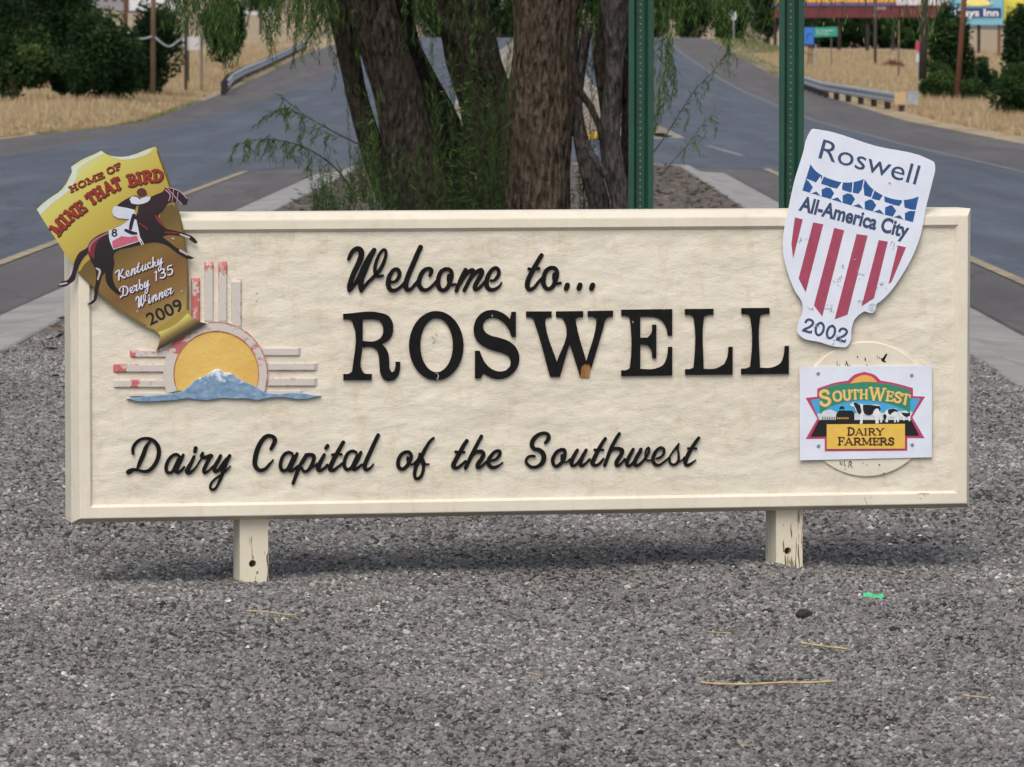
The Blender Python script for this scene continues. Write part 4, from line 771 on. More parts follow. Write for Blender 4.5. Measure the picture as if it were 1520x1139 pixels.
strokes('picket_fence', DF, [[(x, 588, 4), (x, 610, 4)] for x in range(294, 400, 13)], -.0011, .0007, wht, **flat)
cow = [(500, 498), (518, 492), (528, 480), (545, 483), (560, 492), (590, 496), (650, 500), (700, 500), (722, 504), (730, 530), (728, 560), (742, 600), (740, 628), (728, 635), (722, 600), (712, 585), (716, 635), (705, 640), (692, 638), (688, 590), (670, 580), (640, 578), (600, 575), (598, 610), (596, 640), (575, 640), (580, 600), (574, 575), (556, 560), (545, 540), (535, 515), (515, 512)]
plate('cow', DF, [cow], -.0022, -.0015, wht, ang=30)
plate('cow_patches', DF, [[(528, 486), (545, 484), (562, 494), (575, 500), (582, 520), (585, 560), (575, 572), (558, 556), (548, 530), (536, 508)]], -.0026, -.0023, blk)
plate('cow_patches', DF, [[(600, 500), (660, 502), (700, 508), (725, 510), (722, 530), (695, 528), (680, 545), (670, 570), (645, 578), (612, 570), (600, 540)]], -.0026, -.0023, blk)
plate('cow_patches', DF, [[(712, 520), (730, 522), (728, 545), (720, 550)]], -.0026, -.0023, blk)
plate('cow', DF, [[(758, 560), (770, 540), (800, 530), (840, 528), (856, 540), (858, 580), (866, 600), (862, 628), (852, 628), (846, 600), (838, 632), (828, 628), (832, 590), (800, 588), (785, 600), (782, 630), (768, 628), (752, 600)]], -.0022, -.0015, wht, ang=30)
for q in ([(782, 536), (830, 530), (856, 542), (852, 555), (835, 550), (815, 560), (800, 575), (785, 565)], [(748, 575), (762, 568), (772, 580), (768, 610), (752, 615)]): plate('cow_patches', DF, [q], -.0026, -.0023, blk)
plate('cow', DF, [[(862, 566), (890, 558), (945, 565), (946, 620), (936, 622), (930, 590), (910, 592), (905, 618), (896, 616), (890, 590), (872, 590)]], -.0022, -.0015, wht, ang=30)
plate('cow_patches', DF, [[(880, 558), (945, 562), (945, 582), (915, 590), (895, 578)]], -.0026, -.0023, blk)
arch = lambda x: 520-62*(1-((x-610)/330.)**2)
letters = []
for ch, x0, x1, yb, hh in (('S', 283, 372, 507, 112), ('O', 378, 452, 473, 72), ('U', 452, 514, 466, 72), ('T', 514, 572, 461, 70), ('H', 570, 640, 458, 68), ('W', 640, 762, 468, 92), ('E', 762, 818, 474, 72), ('S', 820, 880, 484, 74), ('T', 874, 936, 498, 76)):
    sl_ = (610-(x0+x1)/2)/330*.22*-1; X = np.array([(x1-x0), (x1-x0)*sl_])/SG[ch][0]; u = X/np.linalg.norm(X)
    letters += glyph(ch, (x0, yb-(x1-x0)*sl_/2), X, np.array([u[1], -u[0]])*hh, thick=.17 if ch in 'SW' and hh > 80 else .2, thin=.13, serif=.24)
strokes('lettering', DF, offs(letters, 2, 1, 1.45), -.0014, .0004, P_('orange_outline_print', (.55, .30, .08)), **flat)
strokes('lettering', DF, letters, -.0020, .0004, P_('pale_gold_print', (.78, .58, .20)), **flat)
ink = P_('brown_ink_print', (.05, .018, .015))
strokes('lettering', DF, run('D', [(482, 726), (540, 726)], 58, thick=.19)+run('AIRY', [(540, 726), (755, 724)], 50, thick=.19)+run('F', [(413, 797), (462, 797)], 58, thick=.19)+run('ARMERS', [(462, 797), (832, 795)], 52, thick=.19), -.0019, .0004, ink, wk=1.15, **flat)

# --- Derby winner urn-shaped board
e, org = fixed('race_winner_board', 180, 370, -.005, 'tilted yellow and brown urn-shaped board with racehorse, over the top left corner of the sign', 'shield sign')
DB = Frame(40, 200, 3.35, e, org)
def grad_mat(name, fr, p0, p1, stops, rough=.4):
    a = fr(*p0, 0); b = fr(*p1, 0); m, n, l, p = nt(name); c = n.new('ShaderNodeTexCoord'); s = n.new('ShaderNodeSeparateXYZ'); l.new(c.outputs['Object'], s.inputs[0])
    dx, dz = b[0]-a[0], b[2]-a[2]; L2 = dx*dx+dz*dz
    m1 = n.new('ShaderNodeMath'); m1.operation = 'MULTIPLY_ADD'; m1.inputs[1].default_value = dx/L2; m1.inputs[2].default_value = -(a[0]*dx+a[2]*dz)/L2; l.new(s.outputs[0], m1.inputs[0])
    m2 = n.new('ShaderNodeMath'); m2.operation = 'MULTIPLY_ADD'; m2.inputs[1].default_value = dz/L2; l.new(s.outputs[2], m2.inputs[0]); l.new(m1.outputs[0], m2.inputs[2])
    r = ramp(n, stops); l.new(m2.outputs[0], r.inputs[0]); l.new(r.outputs[0], p.inputs['Base Color']); p.inputs['Roughness'].default_value = rough; return m
body = [(48, 372), (85, 338), (120, 312), (160, 285), (190, 252), (212, 210), (222, 190), (220, 160), (280, 122), (330, 100), (370, 80), (400, 100), (450, 110), (500, 108), (545, 95), (600, 72), (640, 60), (655, 90), (672, 145), (700, 220), (735, 330), (765, 430), (787, 530), (801, 650), (806, 780), (806, 870), (818, 905), (850, 927), (897, 940), (790, 1000), (720, 1035), (640, 1080), (655, 1040), (662, 1003), (650, 986), (590, 956), (500, 902), (400, 832), (330, 762), (260, 682), (215, 630), (150, 530), (90, 440)]
ymat = grad_mat('yellow_print', DB, (150, 180), (480, 560), [(0, (.62, .64, .36)), (.22, (.57, .53, .13)), (.6, (.49, .39, .07)), (1, (.36, .24, .045))])
plate('board', DB, [body], -.007, -.001, ymat, inset=.0005, ang=38)
plate('pale_border', DB, [[(52, 372), (120, 316), (165, 287), (195, 255), (218, 210), (228, 165), (370, 86), (382, 96), (300, 138), (248, 178), (245, 215), (222, 262), (185, 300), (130, 340), (92, 376), (70, 400)]], -.0076, -.0071, P_('pale_border_print', (.60, .66, .60)), ang=40)
plate('pale_border', DB, [[(402, 102), (450, 112), (520, 104), (600, 76), (632, 66), (612, 88), (540, 118), (460, 124)]], -.0076, -.0071, P_('pale_border_print_two', (.60, .64, .52)), ang=40)
strokes('dark_border', DB, [[(648, 80, 8), (672, 145, 12), (700, 220, 13), (735, 330, 13), (763, 430, 13), (783, 530, 13), (796, 650, 13), (800, 780, 13), (800, 868, 12)], [(258, 684, 8), (330, 756, 10), (400, 824, 10), (500, 893, 10), (590, 948, 9)]], -.0070, .0006, P_('olive_border_print', (.13, .10, .03)), **flat)
urn = grad_mat('brown_print', DB, (480, 560), (720, 930), [(0, (.13, .085, .02)), (.22, (.21, .12, .03)), (.45, (.17, .085, .025)), (.75, (.24, .135, .04)), (1, (.42, .30, .10))])
plate('urn', DB, [[(262, 682), (290, 640), (350, 600), (440, 560), (560, 510), (650, 430), (680, 365), (720, 345), (738, 360), (760, 440), (780, 540), (792, 650), (795, 780), (792, 865), (640, 972), (590, 945), (500, 890), (400, 820), (330, 750)]], -.0077, -.0072, urn, ang=40)
band = grad_mat('gold_band_print', DB, (700, 925), (770, 1045), [(0, (.36, .28, .07)), (.14, (.62, .66, .16)), (.32, (.46, .38, .11)), (.48, (.22, .14, .05)), (.66, (.04, .03, .018))])
plate('gold_band', DB, [[(652, 984), (730, 950), (800, 890), (820, 907), (850, 928), (893, 940), (790, 998), (720, 1033), (646, 1074), (658, 1040), (664, 1003)]], -.0081, -.0072, band, ang=50)
redp = P_('brick_red_print', (.28, .028, .015)); dk = P_('dark_shadow_print', (.035, .018, .012))
def board_text(word, pts, hgt, thick=.27, thin=.19, dx=3, dy=4):
    s = run(word, pts, hgt, thick=thick, thin=thin, serif=.34)
    strokes('lettering', DB, offs(s, dx, dy, 1.25), -.0078, .0004, dk, **flat); strokes('lettering', DB, s, -.0083, .0004, redp, **flat)
board_text('HOME', [(216, 288), (300, 248), (386, 212)], 29, .26, .2, 2, 3); board_text('OF', [(402, 200), (472, 166)], 30, .26, .2, 2, 3)
board_text('MINE', [(156, 506), (220, 432), (298, 376)], 60); board_text('THAT', [(318, 352), (395, 300), (476, 262)], 58); board_text('BIRD', [(506, 258), (590, 238), (678, 228)], 56)
print_text('lettering', DB, '2009', (612, 950), (782, 868), 62, -.0084, blk, bold=.018)
# script lines, re-using the carved script's letter forms
SCR = {'e': (gE, 520, 600, 260, 190), 'n': ([gM[0], [(x-85, y, w_) for x, y, w_ in gM[2]]], 1300, 585, 240, 250), 'r': (gR, 930, 510, 220, 170), 'D': (gD, 50, 500, 250, 440), 'y': (gY, 1080, 500, 215, 230), 'W': (gW, 80, 600, 260, 430),
       'i': (gI, 760, 510, 215, 150), 't': (gT, 640, 590, 250, 190), 'u': (gU, 880, 690, 290, 300), 'c': (gC, 870, 600, 260, 200),
       'k': ([[(120, -150, 44), (70, 0, 46), (0, 215, 46)], [(40, 110, 30), (100, 50, 40), (130, 80, 36), (60, 120, 34), (90, 170, 44), (120, 210, 38), (160, 180, 28)]], 0, 220, 220, 165),
       'b': ([[(110, -150, 44), (60, 0, 46), (20, 160, 46), (60, 210, 44), (110, 170, 40), (130, 90, 40), (100, 40, 34), (60, 90, 30)]], 0, 220, 220, 150),
       'K': ([[(40, -90, 40), (90, -130, 40), (190, -140, 44), (140, 0, 54), (70, 215, 54)], [(330, -130, 44), (230, -20, 40), (140, 50, 34)], [(140, 50, 34), (200, 100, 50), (240, 190, 50), (320, 200, 34)]], 30, 220, 220, 330),
       '1': ([[(60, -100, 46), (100, -130, 46), (60, 40, 50), (20, 215, 50)]], 0, 220, 220, 130),
       '3': ([[(20, -90, 44), (90, -130, 46), (150, -90, 50), (130, -20, 46), (60, 20, 40)], [(60, 20, 40), (130, 60, 50), (120, 160, 50), (50, 215, 46), (-10, 170, 44)]], -10, 220, 220, 190),
       '5': ([[(170, -125, 40), (70, -125, 44), (40, 0, 44)], [(40, 0, 44), (120, 10, 48), (130, 120, 50), (60, 210, 46), (-10, 170, 44)]], -10, 220, 220, 190)}
wsc = P_('lilac_white_print', (.66, .66, .78))
def script(word, p0, p1, xh):
    tot = sum(SCR[c][4]/SCR[c][3] for c in word); X = np.array(p1, float)-p0; L = np.linalg.norm(X); u = X/L; v_ = np.array([-u[1], u[0]]); s = 0; out = []
    for c in word:
        g_, x0, yb, h_, adv = SCR[c]; kx = L/tot/h_; ky = xh/h_; o = np.array(p0, float)+u*s; s += adv*kx
        for st in g_: out.append([(*(o+u*(x-x0)*kx+v_*(y-yb)*ky), w_*ky*1.15) for x, y, w_ in st])
    strokes('lettering', DB, offs(out, 5, 6, 1.2), -.0078, .0004, dk, **flat); strokes('lettering', DB, out, -.0083, .0004, wsc, **flat)
script('Kentucky', (452, 726), (682, 640), 28); script('Derby', (462, 812), (616, 752), 29); script('135', (640, 728), (738, 688), 27); script('Winner', (556, 862), (732, 788), 28)
# horse and jockey (a thicker cut-out standing past the board's edge)
hm = grad_mat('bay_horse_print', DB, (420, 470), (520, 640), [(0, (.026, .008, .013)), (.3, (.013, .006, .009)), (1, (.006, .004, .005))])
horse = [(300, 560), (312, 535), (332, 515), (370, 492), (410, 478), (470, 450), (520, 425), (545, 400), (560, 345), (600, 318), (640, 298), (676, 282), (688, 262), (700, 270), (708, 258), (740, 272), (772, 296), (800, 322), (796, 348), (778, 350), (762, 340), (735, 332), (705, 340), (675, 378), (652, 400), (662, 435), (690, 466), (740, 478), (788, 492), (825, 508), (850, 536), (836, 543), (812, 526), (785, 510), (745, 500), (690, 500), (672, 508), (700, 528), (740, 560), (768, 578), (800, 598), (834, 614), (812, 620), (782, 608), (745, 586), (700, 552), (645, 535), (590, 540), (510, 560), (452, 574), (432, 592), (434, 640), (426, 695), (440, 755), (468, 788), (456, 797), (420, 768), (394, 730), (390, 684), (380, 692), (362, 740), (352, 788), (346, 820), (325, 842), (300, 846), (304, 834), (330, 812), (336, 768), (345, 715), (340, 668), (318, 625), (304, 588), (286, 606), (262, 645), (246, 690), (238, 722), (214, 742), (190, 756), (156, 754), (162, 738), (205, 720), (225, 682), (238, 628), (262, 585)]
plate('horse', DB, [horse], -.0100, -.0050, hm, inset=.0004, ang=60)
HV = -.0104
hr = P_('red_sheen_print', (.20, .018, .03)); hp = P_('pink_sheen_print', (.36, .13, .16)); dm = P_('dark_coat_print', (.018, .010, .022)); skn = P_('jockey_white_print', (.60, .62, .72))
plate('horse_markings', DB, [[(304, 590), (312, 545), (345, 515), (385, 497), (352, 530), (338, 570), (334, 620)]], HV, -.0101, hr, ang=60)
plate('horse_markings', DB, [[(306, 555), (322, 530), (360, 505), (400, 485), (405, 492), (350, 522), (320, 552), (312, 590)]], HV-.0004, -.0105, hp, ang=60)
strokes('horse_markings', DB, [[(345, 665, 8), (362, 678, 12), (352, 720, 8)], [(330, 815, 8), (305, 838, 6)], [(762, 496, 8), (806, 512, 12)], [(762, 576, 12), (798, 597, 10)], [(165, 745, 10), (198, 738, 8)], [(724, 515, 10), (730, 520, 6)]], -.0101, .0005, P_('pale_marking_print', (.5, .40, .42)), **flat)
strokes('horse_markings', DB, [[(640, 405, 10), (665, 440, 12), (680, 455, 6)], [(690, 486, 8), (750, 490, 8)], [(560, 440, 6), (600, 470, 8)]], -.0101, .0005, hr, **flat)
strokes('bridle', DB, [[(700, 268, 4), (745, 320, 4), (770, 345, 4)], [(705, 262, 4), (760, 282, 4), (795, 318, 4)], [(730, 270, 3), (722, 330, 3)], [(752, 285, 3), (745, 335, 3)], [(690, 275, 6), (712, 300, 5), (705, 330, 4)]], -.0101, .0006, P_('pink_bridle_print', (.55, .30, .40)), **flat)
plate('saddle_cloth', DB, [[(405, 478), (480, 445), (520, 410), (545, 425), (566, 528), (500, 550), (430, 572), (412, 530)]], HV-.0002, -.0101, skn, ang=30)
plate('saddle_cloth', DB, [[(424, 530), (470, 505), (515, 508), (552, 500), (560, 526), (432, 568), (425, 552)]], HV-.0006, HV-.0003, P_('pink_red_print', (.52, .12, .17)), ang=30)
strokes('race_number', DB, [[(432, 472, 7), (444, 476, 7), (438, 486, 7), (426, 482, 7), (432, 472, 7)], [(438, 486, 8), (446, 496, 8), (434, 505, 8), (424, 494, 8), (432, 486, 8)]], HV-.0003, .0005, blk, **flat)
plate('jockey_body', DB, [[(448, 352), (470, 335), (505, 315), (540, 303), (566, 318), (570, 345), (545, 352), (538, 372), (500, 366)]], HV-.0003, -.0101, dm)
plate('jockey_body', DB, [[(545, 285), (556, 270), (575, 266), (592, 278), (598, 296), (580, 308), (556, 306)]], HV-.0002, -.0101, P_('cap_print', (.10, .02, .03)))
plate('jockey_body', DB, [[(426, 372), (436, 355), (455, 358), (500, 365), (534, 374), (542, 396), (520, 420), (480, 418), (445, 412), (428, 398)]], HV-.0007, -.0101, skn)
plate('jockey_body', DB, [[(510, 322), (522, 308), (545, 310), (560, 322), (598, 308), (615, 310), (612, 322), (570, 345), (545, 347), (520, 342)]], HV-.0007, -.0101, skn)
strokes('jockey_body', DB, [[(532, 400, 18), (520, 440, 18), (515, 468, 16)], [(490, 475, 14), (520, 488, 18), (545, 492, 12)]], HV-.0003, .0008, dm, **flat)
strokes('reins', DB, [[(540, 488, 4), (556, 520, 4), (572, 550, 4)], [(550, 486, 4), (566, 520, 4), (580, 545, 4)]], HV-.0003, .0006, wht, **flat)
for x, y in ((548, 880), (770, 780)): plate('screw', DB, [circ(x, y, 7, 7, 12)], -.0092, -.007, M['screw'], inset=.0004, soft=False)

# ------------------------------------------------------------------ green posts behind the sign
def u_post(px, Y, label):
    c = at(px, 300, Y); e = empty('metal_post', (c[0], Y, 0), math.radians(4), label, 'post', 'green metal sign posts behind the welcome sign')
    prof = [(-.049, .0), (-.049, .003), (-.030, .003), (-.017, .036), (.017, .036), (.030, .003), (.049, .003), (.049, 0), (.028, 0), (.015, .033), (-.015, .033), (-.028, 0)]
    V = [(x, y, z) for z in (-.4, 3.0) for x, y in prof]; k = len(prof); F = [(i, (i+1) % k, k+(i+1) % k, k+i) for i in range(k)]
    # open side towards the viewer: flanges in front, web set back
    mesh('channel', V, F, M['green'], e)
    Vh = []; Fh = []
    for i in range(int(3.3/.0254)):
        z = -.3+i*.0254; b = len(Vh); Vh += [(.0042*math.cos(t), .0322, z+.0042*math.sin(t)) for t in np.linspace(0, 2*math.pi, 9)[:-1]]; Fh.append(tuple(range(b, b+8)))
    tag(mesh('bolt_holes', Vh, Fh, M['holes'], e), kind='stuff'); return e
M['holes'] = pm('pale_hole_edge', (.13, .18, .14), None, 60, .6)
u_post(951.5, 21.2, 'green perforated metal post just right of the willow trunks, behind the cream sign')
u_post(1174.5, 21.2, 'green perforated metal post beside the tilted white shield, behind the cream sign')

# ------------------------------------------------------------------ leaves and trees
def leaf_mesh(name, C, D, L, W, m, parent=None, tone=None, kind='stuff', normal=None):
    """C leaf feet, D leaf directions, L lengths, W widths -> slender two-triangle folded leaves"""
    n = len(C); D = D/np.linalg.norm(D, axis=1, keepdims=True); r = RNG.normal(size=(n, 3)) if normal is None else normal
    S = np.cross(D, r); S /= np.linalg.norm(S, axis=1, keepdims=True)+1e-9; U = np.cross(S, D)
    L = L[:, None]; W = W[:, None]
    V = np.stack([C, C+D*L*.45+S*W*.5+U*W*.12, C+D*L, C+D*L*.45-S*W*.5+U*W*.12], 1).reshape(-1, 3)
    i = np.arange(n)[:, None]*4; F = np.concatenate([np.hstack([i, i+1, i+2]), np.hstack([i, i+2, i+3])])
    t = RNG.random(n) if tone is None else tone
    return tag(mesh(name, V, F, m, parent, attrs={'tone': np.repeat(t, 4)}), kind=kind)
class Strands:
    def __init__(s): s.C = []; s.D = []; s.L = []; s.W = []; s.T = []; s.V = []; s.F = []
    def add(s, P, step=.016, leaf=.065, wd=.0066, r0=.003, droop=.6, tone=.5, fan=.8, start=0.0):
        P = smoothpts(P, 5, 3); P = [np.asarray(p) for p in P]; n = len(P)
        V, F = tube(P, [r0*(1-.8*i/(n-1)) for i in range(n)], 4, False); b = len(s.V); s.V += list(V); s.F += [tuple(x+b for x in f) for f in F]
        d = np.cumsum([0]+[np.linalg.norm(P[i+1]-P[i]) for i in range(n-1)]); k = max(2, int(d[-1]*(1-start)/step)); A = np.array(P)
        for q in np.linspace(start*d[-1], d[-1], k):
            c = np.array([np.interp(q, d, A[:, a]) for a in range(3)]); j = min(n-2, int(np.searchsorted(d, q))); t = P[j+1]-P[j]; t = t/(np.linalg.norm(t)+1e-9)
            for _ in range(2):
                v = RNG.normal(size=3); v -= t*(v@t); v /= np.linalg.norm(v)+1e-9
                s.C.append(c); s.D.append(t*.7+v*fan*RNG.uniform(.5, 1.1)+np.array([0, 0, -droop])*RNG.uniform(.5, 1.3)); s.L.append(leaf*RNG.uniform(.6, 1.25)); s.W.append(wd*RNG.uniform(.7, 1.2)); s.T.append(np.clip(tone+RNG.normal()*.2, 0, 1))
    def build(s, root, m, leafname='foliage', twigname='twigs'):
        leaf_mesh(leafname, np.array(s.C), np.array(s.D), np.array(s.L), np.array(s.W), m, root, np.array(s.T))
        tag(mesh(twigname, s.V, s.F, M['barkdark'], root), kind='stuff')
TY = 38.0; tb = at(760, 440, TY); willow = empty('willow_tree', (tb[0], TY, 0), 0, 'large many-stemmed willow tree with furrowed brown trunks right behind the cream sign', 'tree')
worg = np.array([tb[0], TY, 0.0])
def wp(px, py, Y=TY): return at(px, py, Y)-worg
def trunk(name, pts, m, Y=TY, seg=40, rough=.06, rings=5, dY=0.0):
    """pts: (px, py, width in px) down the trunk; Y may drift with dY"""
    P = smoothpts([(a, b, c) for a, b, c in pts], rings); n = len(P); C = [wp(p[0], p[1], Y+dY*(i/(n-1))) for i, p in enumerate(P)]; R = [p[2]/2*Y/FPX for p in P]
    V, F = tube(C, R, seg); V = np.array(V)
    if rough:
        for i in range(n):
            for k in range(seg):
                j = i*seg+k; th = 2*math.pi*k/seg; q = Vector((math.cos(th)*2.6+C[i][0]*2, math.sin(th)*2.6, C[i][2]*1.1)); d = (mn.noise(q)*.9+abs(mn.noise(q*2.7+Vector((3, 1, 9))))*.7+mn.noise(Vector((math.cos(th)*7, math.sin(th)*7, C[i][2]*4)))*.35)*rough
                d += rough*(1.1*max(0, mn.noise(Vector((C[i][0]*3+th*1.2, C[i][2]*1.7, 5)))-.18)+.28*mn.noise(Vector((math.cos(th)*15, math.sin(th)*15, C[i][2]*9)))); V[j] = C[i]+(V[j]-C[i])*(1+d)
    return mesh(name, V, F, m, willow, smooth=True)
trunk('trunk', [(842, -620, 70), (835, -330, 88), (822, -100, 98), (812, 0, 98), (808, 80, 92), (801, 160, 98), (794, 240, 104), (790, 310, 112), (786, 380, 132), (784, 462, 170)], M['bark'], 37.6, 110, .10, 26)
trunk('trunk', [(610, -620, 60), (600, -330, 72), (668, -120, 76), (685, 0, 76), (700, 80, 80), (724, 160, 82), (738, 240, 84), (748, 320, 92), (752, 450, 110)], M['barkdark'], 38.3, 40, .09, 10)
trunk('trunk', [(470, -620, 44), (505, -300, 56), (538, -100, 64), (550, 0, 66), (568, 66, 66), (589, 132, 68), (602, 197, 72), (616, 260, 80), (632, 320, 88), (660, 450, 112)], M['barkdark'], 37.7, 80, .10, 20)
trunk('trunk', [(560, -400, 26), (585, -120, 28), (599, 0, 29), (608, 60, 27), (631, 115, 32), (655, 168, 42), (672, 220, 50), (692, 300, 54), (715, 440, 60)], M['barkblack'], 38.4, 28, .07, 8)
trunk('trunk', [(440, -500, 24), (480, -150, 28), (500, 0, 31), (515, 66, 33), (528, 132, 30), (545, 197, 34), (567, 263, 38), (598, 320, 46), (640, 445, 60)], M['barkdark'], 38.0, 28, .07, 8)
trunk('trunk', [(980, -400, 34), (930, -100, 40), (914, 0, 44), (914, 40, 38), (913, 90, 26), (908, 150, 28), (905, 205, 31), (912, 255, 32), (922, 310, 30), (905, 440, 60)], M['barkgrey'], 37.4, 28, .06, 8)
trunk('trunk', [(872, 40, 16), (862, 100, 16), (855, 157, 19), (862, 205, 22), (876, 255, 30), (890, 309, 32), (880, 440, 60)], M['barkgrey'], 37.6, 24, .06, 8)
trunk('branch', [(925, -60, 30), (902, 30, 26), (893, 90, 24), (898, 150, 18), (902, 200, 14)], M['barkdark'], 37.6, 20, .06, 6)
trunk('branch', [(846, 60, 12), (858, 130, 11), (876, 158, 10), (889, 188, 9), (892, 208, 9)], M['barkdark'], 37.3, 12, .05, 6)
trunk('branch', [(870, 215, 9), (885, 240, 10), (900, 262, 11)], M['barkgrey'], 37.2, 12, .05, 6)
trunk('branch', [(944, -40, 16), (936, 60, 17), (930, 160, 16), (932, 300, 22), (922, 430, 30)], M['barkdark'], 38.2, 16, .05, 6)
trunk('branch', [(668, -60, 20), (655, 20, 18), (690, 70, 22), (722, 120, 26)], M['barkdark'], 38.1, 16, .05, 6)
trunk('branch', [(880, -200, 40), (858, -60, 44), (848, 20, 30), (838, 70, 14)], M['barkdark'], 37.7, 20, .05, 6)
for pts in ([(835, -300, 60), (980, -520, 44), (1160, -760, 26), (1330, -860, 12)], [(560, -260, 50), (440, -520, 38), (300, -740, 24), (160, -840, 10)], [(690, -120, 50), (620, -500, 44), (560, -900, 28), (500, -1200, 12)], [(840, -600, 70), (860, -1000, 44), (900, -1400, 20)], [(640, -560, 50), (560, -1000, 34), (600, -1500, 14)]):
    trunk('branch', pts, M['barkdark'], 38, 18, .06, 6)
# leafy sprigs and hanging strands
S = Strands()
def sprig(pts, Y=36.9, **k): S.add([wp(a, b, Y) for a, b in pts], **k)
sprig([(528, 290), (498, 250), (462, 224), (422, 210), (379, 208), (353, 214)], r0=.006, start=.3, step=.013, tone=.42)
sprig([(540, 218), (498, 197), (452, 171), (416, 141)], r0=.005, start=.2, step=.014, tone=.42)
for a, b in ((355, 212), (372, 205), (390, 205), (408, 206), (425, 208), (440, 214), (366, 208), (400, 208), (432, 212), (420, 150), (432, 160), (446, 170), (402, 200), (470, 190), (490, 198), (448, 198), (460, 232)):
    for _ in range(2): sprig([(a+random.uniform(-4, 4), b), (a+random.uniform(-10, 6), b+random.uniform(8, 14)), (a+random.uniform(-14, 8), b+random.uniform(18, 34))], r0=.0018, step=.013, leaf=.055, tone=.40)
for a, b, c, d in ((440, 168, 390, 178), (430, 160, 375, 190), (455, 175, 400, 165), (500, 205, 430, 190)): sprig([(a, b), ((a+c)/2, (b+d)/2-8), (c, d)], r0=.002, step=.014, leaf=.055, tone=.42)
sprig([(966, 232), (991, 197), (1030, 136), (1061, 103), (1085, 66)], r0=.004, start=.15, step=.02, tone=.45)
sprig([(978, 262), (991, 248), (1018, 218), (1043, 185), (1062, 166)], r0=.003, start=.4, step=.017, tone=.5)
for a, b in ((1030, 134), (1045, 118), (1060, 103), (1072, 86), (1082, 70), (1018, 218), (1030, 205), (1043, 186), (1054, 172), (1084, 74), (1014, 160)):
    sprig([(a, b), (a+random.uniform(-6, 10), b+random.uniform(6, 14)), (a+random.uniform(-8, 14), b+random.uniform(16, 32))], r0=.0015, step=.015, leaf=.055, tone=.5)
for a, b, c, d in ((985, 10, 979, 75), (992, 60, 985, 150), (975, 80, 1000, 130), (980, 100, 968, 200), (1000, 90, 992, 160), (985, 110, 978, 180), (970, 120, 962, 250), (996, 80, 1004, 140), (978, 130, 970, 190), (990, 130, 984, 160)): sprig([(a, b), ((a+c)/2+4, (b+d)/2), (c, d)], r0=.002, step=.016, tone=.42)
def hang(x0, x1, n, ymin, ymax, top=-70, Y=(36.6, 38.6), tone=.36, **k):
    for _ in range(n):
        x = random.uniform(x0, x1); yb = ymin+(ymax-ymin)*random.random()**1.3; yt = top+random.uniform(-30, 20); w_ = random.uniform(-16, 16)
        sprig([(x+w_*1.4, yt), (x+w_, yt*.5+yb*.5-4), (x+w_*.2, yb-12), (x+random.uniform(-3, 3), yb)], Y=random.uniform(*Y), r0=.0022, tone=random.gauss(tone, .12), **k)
kk = dict(step=.024)
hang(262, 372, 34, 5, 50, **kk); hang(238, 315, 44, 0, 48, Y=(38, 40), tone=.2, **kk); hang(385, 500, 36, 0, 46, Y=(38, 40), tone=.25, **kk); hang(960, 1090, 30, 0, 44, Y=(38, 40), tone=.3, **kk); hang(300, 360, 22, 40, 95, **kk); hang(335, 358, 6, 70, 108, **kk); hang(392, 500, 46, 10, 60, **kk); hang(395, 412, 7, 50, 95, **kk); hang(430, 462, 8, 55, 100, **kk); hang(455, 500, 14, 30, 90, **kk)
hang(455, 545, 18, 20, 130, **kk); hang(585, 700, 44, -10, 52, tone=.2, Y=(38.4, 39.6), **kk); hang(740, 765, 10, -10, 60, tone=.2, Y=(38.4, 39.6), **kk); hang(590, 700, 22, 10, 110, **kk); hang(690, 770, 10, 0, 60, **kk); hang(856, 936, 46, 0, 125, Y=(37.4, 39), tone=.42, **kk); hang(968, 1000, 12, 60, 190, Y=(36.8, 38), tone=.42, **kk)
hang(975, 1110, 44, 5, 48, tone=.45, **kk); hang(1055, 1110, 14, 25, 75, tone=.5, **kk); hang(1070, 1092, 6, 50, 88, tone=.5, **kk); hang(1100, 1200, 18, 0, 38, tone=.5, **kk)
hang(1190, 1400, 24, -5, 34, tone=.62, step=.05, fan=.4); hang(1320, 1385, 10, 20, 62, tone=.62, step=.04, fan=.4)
for _ in range(26):                       # pale thin leaves and seed tails dangling in front of the far board
    x = random.uniform(1215, 1395); y = random.uniform(-10, 40); sprig([(x, y-30), (x+random.uniform(-4, 4), y), (x+random.uniform(-10, 10), y+random.uniform(14, 30))], r0=.001, step=.12, fan=.2, tone=.95, leaf=.05)
S.build(willow, M['leaf'])
S = Strands()                             # suckers growing up round the trunks
def sucker(x, yb, yt, lean, Y, tone=.35, **k): sprig([(x, yb), (x+lean*.3, yb*.6+yt*.4), (x+lean, yt)], Y=Y, r0=.003, droop=random.choice((-.4, .3, .8)), fan=.6, leaf=.075, wd=.0056, tone=tone, step=.022, **k)
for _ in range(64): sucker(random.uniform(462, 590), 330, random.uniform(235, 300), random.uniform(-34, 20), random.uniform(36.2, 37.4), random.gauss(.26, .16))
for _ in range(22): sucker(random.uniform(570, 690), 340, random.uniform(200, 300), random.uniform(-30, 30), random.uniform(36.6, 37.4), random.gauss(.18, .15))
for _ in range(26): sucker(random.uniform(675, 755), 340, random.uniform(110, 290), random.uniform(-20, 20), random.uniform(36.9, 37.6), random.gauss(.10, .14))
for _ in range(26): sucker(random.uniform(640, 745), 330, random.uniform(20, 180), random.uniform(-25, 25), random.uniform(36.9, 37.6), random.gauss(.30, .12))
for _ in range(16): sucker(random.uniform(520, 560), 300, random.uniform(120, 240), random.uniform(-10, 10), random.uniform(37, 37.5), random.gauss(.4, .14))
for _ in range(18): sucker(random.uniform(860, 935), 320, random.uniform(40, 260), random.uniform(-10, 10), random.uniform(37.8, 38.6), random.gauss(.35, .12))
